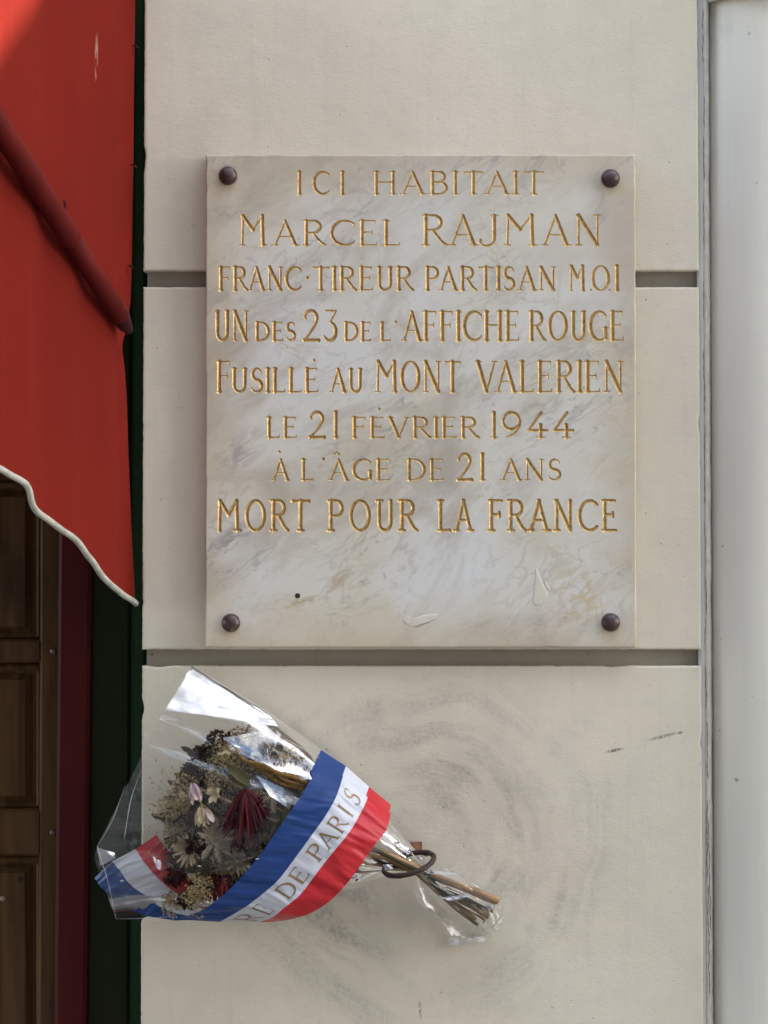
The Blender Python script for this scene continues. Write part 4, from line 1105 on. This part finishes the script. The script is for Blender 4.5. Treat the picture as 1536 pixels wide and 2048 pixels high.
# --- stems
STM = [([(640, 1668, .060), (742, 1703, .055), (800, 1722, .050), (845, 1744, .046), (920, 1772, .046), (998, 1802, .048)], .0036, 'stem'),
       ([(620, 1700, .058), (740, 1712, .050), (810, 1732, .044), (860, 1760, .040), (925, 1800, .040), (978, 1833, .042)], .0030, 'stemg'),
       ([(660, 1720, .052), (760, 1725, .046), (820, 1738, .042), (880, 1790, .040), (925, 1828, .040), (956, 1850, .041)], .0016, 'leafy'),
       ([(640, 1690, .05), (760, 1715, .044), (815, 1726, .04), (880, 1758, .038), (950, 1786, .038), (992, 1804, .040)], .0032, 'stem'),
       ([(630, 1660, .045), (750, 1698, .042), (820, 1728, .040), (880, 1775, .036), (940, 1810, .036), (986, 1820, .038)], .0028, 'stemg'),
       ([(680, 1710, .04), (760, 1728, .04), (822, 1740, .040), (870, 1778, .034), (920, 1815, .034), (970, 1842, .036)], .0024, 'stem'),
       ([(650, 1680, .056), (745, 1700, .058), (812, 1730, .052), (858, 1752, .052), (900, 1780, .050), (965, 1815, .048)], .0020, 'leaf'),
       ([(700, 1745, .045), (770, 1738, .045), (825, 1742, .043), (862, 1772, .044), (900, 1806, .044), (952, 1838, .044)], .0018, 'stemg')]
for c, r_, m in STM:
    sp = cr_spline([P(*p) for p in c], 6); b = MB(); b.tube(sp, [r_ * 1.22 * (1 + .12 * nz(i * .5, r_ * 1e4)) for i in range(len(sp))], 10); b.build('stem', M[m], bq)
# stems fanning up into the flowers
for k in range(14):
    a = P(760 + rs.uniform(-8, 8), 1712 + rs.uniform(-12, 14), rs.uniform(.035, .055)); e = P(rs.uniform(380, 520), rs.uniform(1510, 1790), rs.uniform(.03, .09))
    m_ = (a + e) / 2 + Vector((0, -.012, rs.uniform(-.01, .01)))
    sp = cr_spline([a, m_, e], 6); b = MB(); b.tube(sp, [.0014] * len(sp), 6); b.build('stem', M[rs.choice(['stemg', 'leaf', 'stem'])], bq)
b = MB(); b.tube([P(712, 1738, .05), P(716, 1748, .052), P(713, 1762, .05)], [.003, .0036, .0015], 8); b.build('dry_leaf', M['rust'], bq)

# --- dried flowers
def blade(c, d, up_, L, w, curl=.3, seg=5):
    """petal: narrow curved strip with a cupped section"""
    d = d.normalized(); s = d.cross(up_).normalized(); V = []; pr = [.35, .85, 1.0, .8, .35, .05]
    for i in range(seg + 1):
        f = i / seg; ww = w * np.interp(f, [0, .25, .5, .75, .92, 1], [.35, .85, 1.0, .85, .5, .08])
        p = c + d * L * f + up_ * (curl * L * f * f)
        V += [p - s * ww + up_ * ww * .35, p, p + s * ww + up_ * ww * .35]
    F = []
    for i in range(seg):
        for j in range(2): F.append((i * 3 + j, i * 3 + j + 1, i * 3 + j + 4, i * 3 + j + 3))
    return V, F
def seedhead(name, c, rad, n, mat, size, parent=bq, stretch=(1, .6, 1), tilt=0, stalk=True, extra=None, kind='stuff'):
    """a dense tuft of small bracts on fine stalks"""
    b = MB(); ct, st_ = math.cos(R(tilt)), math.sin(R(tilt))
    for k in range(n):
        v = Vector((rs.gauss(0, 1), rs.gauss(0, 1), rs.gauss(0, 1))).normalized() * (rs.random() ** .45)
        v = Vector((v.x * stretch[0], v.y * stretch[1], v.z * stretch[2])) * rad
        v = Vector((v.x * ct - v.z * st_, v.y, v.x * st_ + v.z * ct)); p = c + v
        for q in range(3):
            dd = (v.normalized() + Vector((rs.uniform(-1, 1), rs.uniform(-1, .3), rs.uniform(-1, 1)))).normalized()
            VV, FF_ = blade(p, dd, Vector((rs.uniform(-1, 1), -1, rs.uniform(-1, 1))).normalized(), size * rs.uniform(.7, 1.4), size * .28, .2, 2)
            b.add(VV, FF_, 0 if extra is None or rs.random() > .3 else 1)
    return b.build(name, [M[mat]] + ([M[extra]] if extra else []), parent, kind=kind)
# dark backing foliage
for (x, y, o, r_, n) in [(560, 1650, .050, .040, 120), (500, 1740, .05, .040, 120), (470, 1600, .045, .042, 120), (570, 1580, .045, .030, 70), (400, 1650, .035, .030, 60), (430, 1700, .040, .034, 70), (520, 1540, .045, .026, 90), (600, 1640, .05, .03, 90), (470, 1690, .055, .036, 130), (430, 1560, .055, .026, 90), (540, 1620, .06, .034, 120), (480, 1540, .06, .024, 80), (600, 1570, .05, .022, 60), (400, 1600, .05, .022, 70), (430, 1765, .05, .016, 50), (540, 1690, .07, .03, 90)]:
    c = P(x, y, o); b = MB()
    for k in range(n):
        p = c + Vector((rs.gauss(0, .5), rs.gauss(0, .28), rs.gauss(0, .5))) * r_
        if p.z < P(768, 1795, .05).z: continue
        d = Vector((-1 + rs.uniform(-.8, .8), rs.uniform(-.4, .4), rs.uniform(0, 1.2)))
        VV, FF_ = blade(p, d, Vector((rs.uniform(-.5, .5), -1, rs.uniform(-.5, .5))).normalized(), rs.uniform(.012, .026), rs.uniform(.0025, .006), rs.uniform(-.3, .4), 4); b.add(VV, FF_, rs.choice([0, 0, 1]))
    b.build('foliage', [M['leaf'], M['twig']], bq, kind='stuff')
# dark plumes and heads
for i in range(9):
    f = i / 8; seedhead('dark_flower_head', P(434 - 44 * f + rs.uniform(-5, 5), 1482 + 66 * f, .075), .0125, 90, 'plum', .0042, stretch=(1, .7, 1), kind='stuff') if i % 2 == 0 else None
for (x, y, o, r_) in [(393, 1535, .08, .012), (352, 1722, .078, .012), (350, 1752, .08, .012), (392, 1692, .098, .010), (342, 1632, .075, .009), (388, 1640, .085, .014), (350, 1690, .07, .012), (375, 1800, .085, .009), (485, 1700, .09, .014), (505, 1515, .07, .012), (360, 1650, .07, .012), (400, 1600, .075, .013)]:
    seedhead('dark_flower_head', P(x, y, o), r_, 80, 'plum', .0042, extra='burg' if rs.random() > .5 else None)
# straw and tan filler blossoms
for (x, y, o, r_, m, n) in [(372, 1580, .088, .014, 'straw', 90), (352, 1606, .086, .013, 'straw', 80), (328, 1620, .084, .010, 'straw', 34), (360, 1655, .082, .012, 'tan', 60), (345, 1672, .08, .010, 'straw', 40), (440, 1492, .08, .012, 'straw', 60), (456, 1510, .085, .014, 'straw', 80), (430, 1540, .085, .014, 'straw', 60),
        (470, 1545, .08, .012, 'tan', 50), (400, 1775, .098, .012, 'straw', 70), (385, 1790, .098, .010, 'straw', 45), (400, 1812, .090, .011, 'straw', 50), (345, 1815, .075, .010, 'straw', 40), (340, 1795, .08, .006, 'tan', 20), (475, 1475, .07, .009, 'tan', 40), (495, 1470, .07, .010, 'pale', 40), (510, 1490, .07, .008, 'tan', 30),
        (430, 1560, .088, .010, 'pale', 40), (495, 1555, .08, .013, 'tan', 50), (530, 1600, .085, .012, 'straw', 40), (550, 1530, .075, .010, 'tan', 40), (580, 1520, .07, .010, 'straw', 30), (600, 1530, .07, .008, 'tan', 24), (420, 1655, .088, .010, 'leafy', 40), (470, 1760, .095, .012, 'leafy', 30), (545, 1690, .095, .012, 'leafy', 30), (500, 1760, .09, .012, 'leafy', 30)]:
    seedhead('filler_blossom', P(x, y, o), r_ * 1.3, int(n * 1.9), m, .0027, extra='straw' if m != 'leafy' else 'leaf')
for k in range(26):
    x, y = rs.gauss(440, 62), rs.gauss(1650, 75)
    if x > 600 - max(0, (y - 1600)) * .75 or x < 335 or y > 1800 or y < 1500: continue
    seedhead('filler_blossom', P(x, y, rs.uniform(.06, .092)), rs.uniform(.008, .014), 46, rs.choice(['tan', 'pale', 'leaf', 'straw', 'leafy']), .0026, extra=rs.choice(['leaf', 'plum', 'tan']))
# stray seeds on hair-thin stalks at the left
b = MB()
for k in range(60):
    e = P(rs.gauss(335, 22), rs.gauss(1610, 42), rs.uniform(.06, .09)); a = P(390, 1630, .07)
    m_ = (a + e) / 2 + Vector((rs.uniform(-.004, .004), -.004, rs.uniform(-.004, .006)))
    b.tube([a, m_, e], [.0002] * 3, 4); VV, FF_ = blade(e, Vector((rs.uniform(-1, 1), 0, rs.uniform(-1, 1))), Vector((0, -1, 0)), .003, .0012, .2, 2); b.add(VV, FF_)
b.build('fine_sprays', M['straw'], bq, kind='stuff')
def flower(name, c, n, L, w, mat, mat2, face, droop=0.0, cup=.5, jitter=.3, centre=None, rr=.0):
    """flower head whose petals are single pieces"""
    if centre: 
        b = MB(); f = face.normalized(); b.tube([c - f * .002, c + f * .0015, c + f * .003], [rr, rr, rr * .4], 12); root = b.build(name, M[centre], bq)
    else:
        b = MB(); f = face.normalized(); b.tube([c - f * .004, c, c + f * .001], [.002, .0025, .001], 8); root = b.build(name, M[mat], bq)
    f = face.normalized(); s = f.orthogonal().normalized(); u = f.cross(s)
    for k in range(n):
        a = 2 * math.pi * k / n + rs.uniform(-jitter, jitter)
        d = (s * math.cos(a) + u * math.sin(a)) * math.cos(cup + rs.uniform(-.3, .3)) + f * math.sin(cup + rs.uniform(-.3, .3)) + Vector((0, 0, -droop))
        VV, FF_ = blade(c, d, f, L * rs.uniform(.75, 1.15), w * rs.uniform(.8, 1.2), rs.uniform(-.35, .1) if droop else rs.uniform(-.1, .3), 6)
        VV = [Vector(v) + Vector((0, 0, -droop * .6 * L * ((Vector(v) - c).length / L) ** 2)) for v in VV]
        mk('petal', VV, FF_, M[mat] if rs.random() > .3 else M[mat2], root, smooth=True)
    return root
flower('burgundy_flower', P(490, 1578, .102), 80, .031, .0012, 'burg', 'burg2', Vector((-.1, -.5, .85)), droop=.9, cup=.1)
flower('burgundy_flower', P(505, 1622, .098), 56, .023, .0018, 'burg', 'burg', Vector((.1, -1, -.1)), droop=.3, cup=.15)
flower('burgundy_flower', P(478, 1640, .096), 40, .024, .0012, 'burg', 'burg2', Vector((-.1, -1, 0)), droop=.5, cup=.2)
flower('burgundy_flower', P(450, 1750, .092), 44, .020, .0014, 'burg', 'burg2', Vector((-.1, -.5, .85)), droop=.9, cup=.1)
flower('burgundy_flower', P(428, 1768, .085), 30, .020, .0012, 'burg', 'burg2', Vector((-.3, -1, -.2)), droop=.3, cup=.2)
# closed ivory flowers hanging at the left
def bud(c, L, w, n, mat, mat2, d0):
    b = MB(); b.tube([c - d0 * .003, c + d0 * .002], [.0012, .002], 8); root = b.build('ivory_flower', M['leafy'], bq)
    for k in range(n):
        a = 2 * math.pi * k / n; s = d0.orthogonal().normalized(); u = d0.cross(s); o_ = s * math.cos(a) + u * math.sin(a)
        VV, FF_ = blade(c, d0 + o_ * .38, o_, L * rs.uniform(.85, 1.1), w, -.16, 6); mk('petal', VV, FF_, M[mat] if k % 2 else M[mat2], root, smooth=True)
bud(P(385, 1565, .112), .024, .0052, 6, 'mauve', 'mauve', Vector((.25, -.2, -1)).normalized())
bud(P(402, 1612, .112), .023, .0042, 6, 'ivory', 'ivory', Vector((-.05, -.2, -1)).normalized())
bud(P(408, 1614, .110), .021, .0040, 5, 'ivory', 'mauve', Vector((.55, -.2, -1)).normalized())
flower('ivory_flower', P(430, 1588, .108), 9, .0125, .0026, 'ivory', 'ivory', Vector((-.2, -1, .1)), cup=.5)
b = MB(); b.tube([P(368, 1552, .11), P(376, 1558, .112), P(388, 1562, .112), P(396, 1568, .11)], [.0012, .0016, .0018, .001], 8); b.build('bud_stalk', M['rust'], bq)
# large flattened pale daisies low down
flower('pale_daisy', P(378, 1700, .092), 30, .021, .0018, 'pale', 'ivory', Vector((-.1, -1, .1)), cup=.18, centre='plum', rr=.0055)
flower('pale_daisy', P(432, 1680, .090), 34, .025, .0022, 'pale', 'pale', Vector((.1, -1, 0)), cup=.2, centre='pale', rr=.003)
flower('pale_daisy', P(452, 1730, .078), 34, .020, .0018, 'pale', 'ivory', Vector((.05, -1, .05)), cup=.15, centre='pale', rr=.003)
flower('pale_daisy', P(478, 1722, .090), 26, .018, .0018, 'pale', 'pale', Vector((.05, -1, .05)), cup=.2, centre='leafy', rr=.004)
for c in [[(412, 1672, .105), (425, 1690, .106), (440, 1702, .106)], [(405, 1720, .106), (440, 1700, .107), (465, 1698, .106)], [(440, 1702, .106), (424, 1735, .105), (410, 1745, .1)], [(424, 1706, .107), (432, 1726, .107), (440, 1745, .104)]]:
    sp = cr_spline([P(*p) for p in c], 5); b = MB(); b.tube(sp, [.0004] * len(sp), 5); b.build('twig', M['twig'], bq)
# grey-green leaves near the ribbon
for (x, y, dx, dz, L, w, m) in [(545, 1590, .1, -1, .026, .0058, 'pale'), (560, 1640, -.4, -.9, .030, .009, 'leaf'), (575, 1610, -.2, -1, .034, .008, 'leaf'), (515, 1600, 1, .25, .020, .005, 'pale'), (510, 1740, 1, .3, .026, .006, 'leafy'), (530, 1665, .4, -1, .03, .009, 'leaf'), (470, 1560, .8, -.6, .034, .010, 'leaf'), (455, 1530, 1, -.9, .04, .010, 'leaf'), (520, 1700, .2, -1, .025, .008, 'leaf')]:
    VV, FF_ = blade(P(x, y, .096), Vector((dx, rs.uniform(-.2, .2), dz)), Vector((.1, -1, .1)).normalized(), L * .85, w * .55, .1, 8); mk('leaf', VV, FF_, M[m], bq, smooth=True)
# ochre plaited cords running down to the ribbon
CORD = [[(472, 1505, .088), (490, 1522, .090), (525, 1530, .092), (556, 1546, .094), (590, 1556, .094), (618, 1568, .092)], [(478, 1512, .088), (505, 1530, .09), (540, 1540, .092), (575, 1562, .094), (612, 1572, .092)],
        [(500, 1524, .086), (535, 1548, .09), (565, 1568, .092), (605, 1574, .092)], [(515, 1532, .085), (548, 1545, .088), (580, 1550, .090), (618, 1560, .09)], [(530, 1545, .086), (556, 1562, .09), (585, 1572, .092), (610, 1580, .092)]]
for ci, c in enumerate(CORD):
    sp = cr_spline([P(*p) for p in c], 14); n = len(sp); b = MB()
    for ph in range(3):
        pts = []
        for i, q in enumerate(sp):
            a = i * .75 + ph * 2.094; pts.append(q + Vector((0, -math.cos(a), math.sin(a))) * .0013)
        b.tube(pts, [.0013 * min(1, (n - i) / 6, (i + 1) / 4) for i in range(n)], 6)
    b.build('plaited_cord', M['wheat'], bq, smooth=True)
# pale husks high up under the film
for (x, y) in [(455, 1500), (463, 1506), (448, 1508), (470, 1498)]:
    VV, FF_ = blade(P(x, y, .095), Vector((rs.uniform(-1, 1), 0, rs.uniform(-1, 1))), Vector((0, -1, 0)), .007, .0018, .6, 5); mk('husk', VV, FF_, M['ivory'], bq, smooth=True)

# --- the ribbon
ST = [[(642, 1500), (692, 1532), (738, 1573), (782, 1610)], [(627, 1544), (685, 1556), (734, 1598), (781, 1630)], [(606, 1585), (672, 1594), (718, 1632), (771, 1663)], [(580, 1624), (650, 1633), (698, 1665), (748, 1692)],
      [(552, 1664), (622, 1672), (667, 1703), (716, 1738)], [(520, 1710), (590, 1716), (634, 1745), (688, 1774)], [(488, 1748), (556, 1760), (602, 1787), (655, 1806)], [(452, 1785), (522, 1790), (566, 1817), (622, 1826)],
      [(405, 1820), (487, 1816), (545, 1834), (585, 1838)], [(352, 1839), (440, 1843), (520, 1844), (560, 1842)]]
SD = [.060, .094, .112, .122, .126, .126, .124, .118, .108, .086]
def ribbon_surface(ST, SD, nper=14, nx=9, wr=1.0, seed=0, skip=0):
    """-> pts[s][color][k]"""
    cols = []
    for c in range(4):
        cols.append(cr_spline([P(st[c][0], st[c][1], SD[i] + (-.006 if c in (0, 3) else .0)) for i, st in enumerate(ST)], nper))
    N = len(cols[0]); G = []
    for s in range(N):
        row = []
        for band in range(3):
            r_ = []
            for k in range(nx):
                f = k / (nx - 1)
                # smooth across the full width
                q = cols[band][s] * (1 - f) + cols[band + 1][s] * f
                w = (band + f) / 3
                q = q + Vector((0, -1, 0)) * (.003 * math.sin(math.pi * w)) + Vector((0, -1, 0)) * wr * (.0016 * nz(s * .16 + seed, w * 2.4) + .0007 * nz(s * .4, w * 5 + seed) + .0009 * math.sin(s * .32 + w * 5 + seed) * nz(s * .05, w * 2, seed + 3))
                r_.append(q)
            row.append(r_)
        G.append(row)
    return G
rib = None
def ribbon(name, ST, SD, s0, s1, seed, wr=1.0, order=('blue', 'white', 'red'), parent=None, label=None, off=0.0):
    G = ribbon_surface(ST, SD, seed=seed, wr=wr)
    G = G[s0:s1]
    root = None
    for band in range(3):
        V = []; nx = len(G[0][0])
        for row in G:
            for q in row[band]: V.append(q + Vector((0, -off, 0)))
        F = grid_faces(len(G), nx)
        # give it a hair of thickness
        V2 = [v + Vector((0, .00025, 0)) for v in V]; n = len(V)
        F = F + [tuple(reversed([i + n for i in f])) for f in F]
        o = mk(name if root is None else 'stripe', V + V2, F, M[order[band]], parent if root is None else root, smooth=True)
        if root is None: root = o
    return root, G
main, G = ribbon('ribbon', ST, SD, 12, 9 * 14 + 1, 1.0, parent=bq, wr=1.8)
back, _ = ribbon('ribbon', [ST[0], [(618, 1552), (680, 1566), (728, 1604), (776, 1634)]], [.050, .093], 0, 14, 4.0, parent=bq, wr=.4)
LT = [[(313, 1670), (271, 1698), (225, 1722), (189, 1756)], [(336, 1700), (292, 1728), (243, 1745), (204, 1776)], [(362, 1735), (313, 1752), (262, 1770), (232, 1800)], [(392, 1770), (345, 1781), (294, 1792), (262, 1820)], [(430, 1800), (385, 1805), (330, 1817), (302, 1834)], [(500, 1834), (450, 1836), (400, 1839), (352, 1841)]]
ribbon('ribbon', LT, [.060, .064, .062, .058, .058, .066], 0, 71, 9.0, wr=2.4, order=('red', 'white', 'blue'), parent=bq)
# letters on the white stripe, printed flat
mid = []
for s, row in enumerate(G): mid.append((row[1][0] + row[1][-1]) / 2)
def onband(s, w):
    """s along (float index), w 0..1 from the blue to the red side of the white stripe"""
    s = max(0, min(len(G) - 1.001, s)); i = int(s); f = s - i; x = w * (len(G[0][1]) - 1); x = max(0, min(x, len(G[0][1]) - 1.001)); j = int(x); g = x - j
    a = G[i][1][j] * (1 - g) + G[i][1][j + 1] * g; b_ = G[i + 1][1][j] * (1 - g) + G[i + 1][1][j + 1] * g
    return a * (1 - f) + b_ * f
def nearest(px, py):
    best = None
    for i, q in enumerate(mid):
        v = q - CAM; x = 768 + FPX * v.dot(right) / v.dot(fwd); y = 1024 - FPX * v.dot(up) / v.dot(fwd); d = (x - px) ** 2 + (y - py) ** 2
        if best is None or d < best[0]: best = (d, i)
    return best[1]
for (ch, x, y) in [('S', 707, 1594), ('I', 692, 1621), ('R', 672, 1646), ('A', 653, 1675), ('P', 633, 1703), ('E', 597, 1750), ('D', 573, 1776), ('E', 522, 1812), ('R', 495, 1828)]:
    s0 = nearest(x, y); wd, sts = GL[ch]; b = MB(); lift = .0003
    for st_ in sts:
        pts = st_[0]; n = len(pts)
        for k in range(n - 1):
            f = k / max(1, n - 2) if n > 2 else .5
            w_ = (st_[1] + (st_[3] - st_[1]) * math.sin(math.pi * f)) if len(st_) == 4 else (st_[1] + st_[2]) / 2
            (ax, ay), (bx, by) = pts[k], pts[k + 1]; L_ = math.hypot(bx - ax, by - ay) + 1e-6; hw = .058 * w_; nx_, ny_ = -(by - ay) / L_ * hw, (bx - ax) / L_ * hw
            ex, ey = (bx - ax) / L_ * hw * .4, (by - ay) / L_ * hw * .4
            sub = 4 if L_ > .4 else 1; V = []
            for q in range(sub + 1):
                g = q / sub; cx_ = ax - ex + (bx - ax + 2 * ex) * g; cy_ = ay - ey + (by - ay + 2 * ey) * g
                for sg in (-1, 1):
                    u_, v_ = cx_ + nx_ * sg, cy_ + ny_ * sg
                    V.append(onband(s0 - (u_ - wd / 2) * 12.0, .20 + (1 - v_) * .62) + Vector((0, -lift, 0)))
            b.add(V, [(2 * q, 2 * q + 1, 2 * q + 3, 2 * q + 2) for q in range(sub)]); lift += .00001
    b.build('printed_letter', M['print'], main)
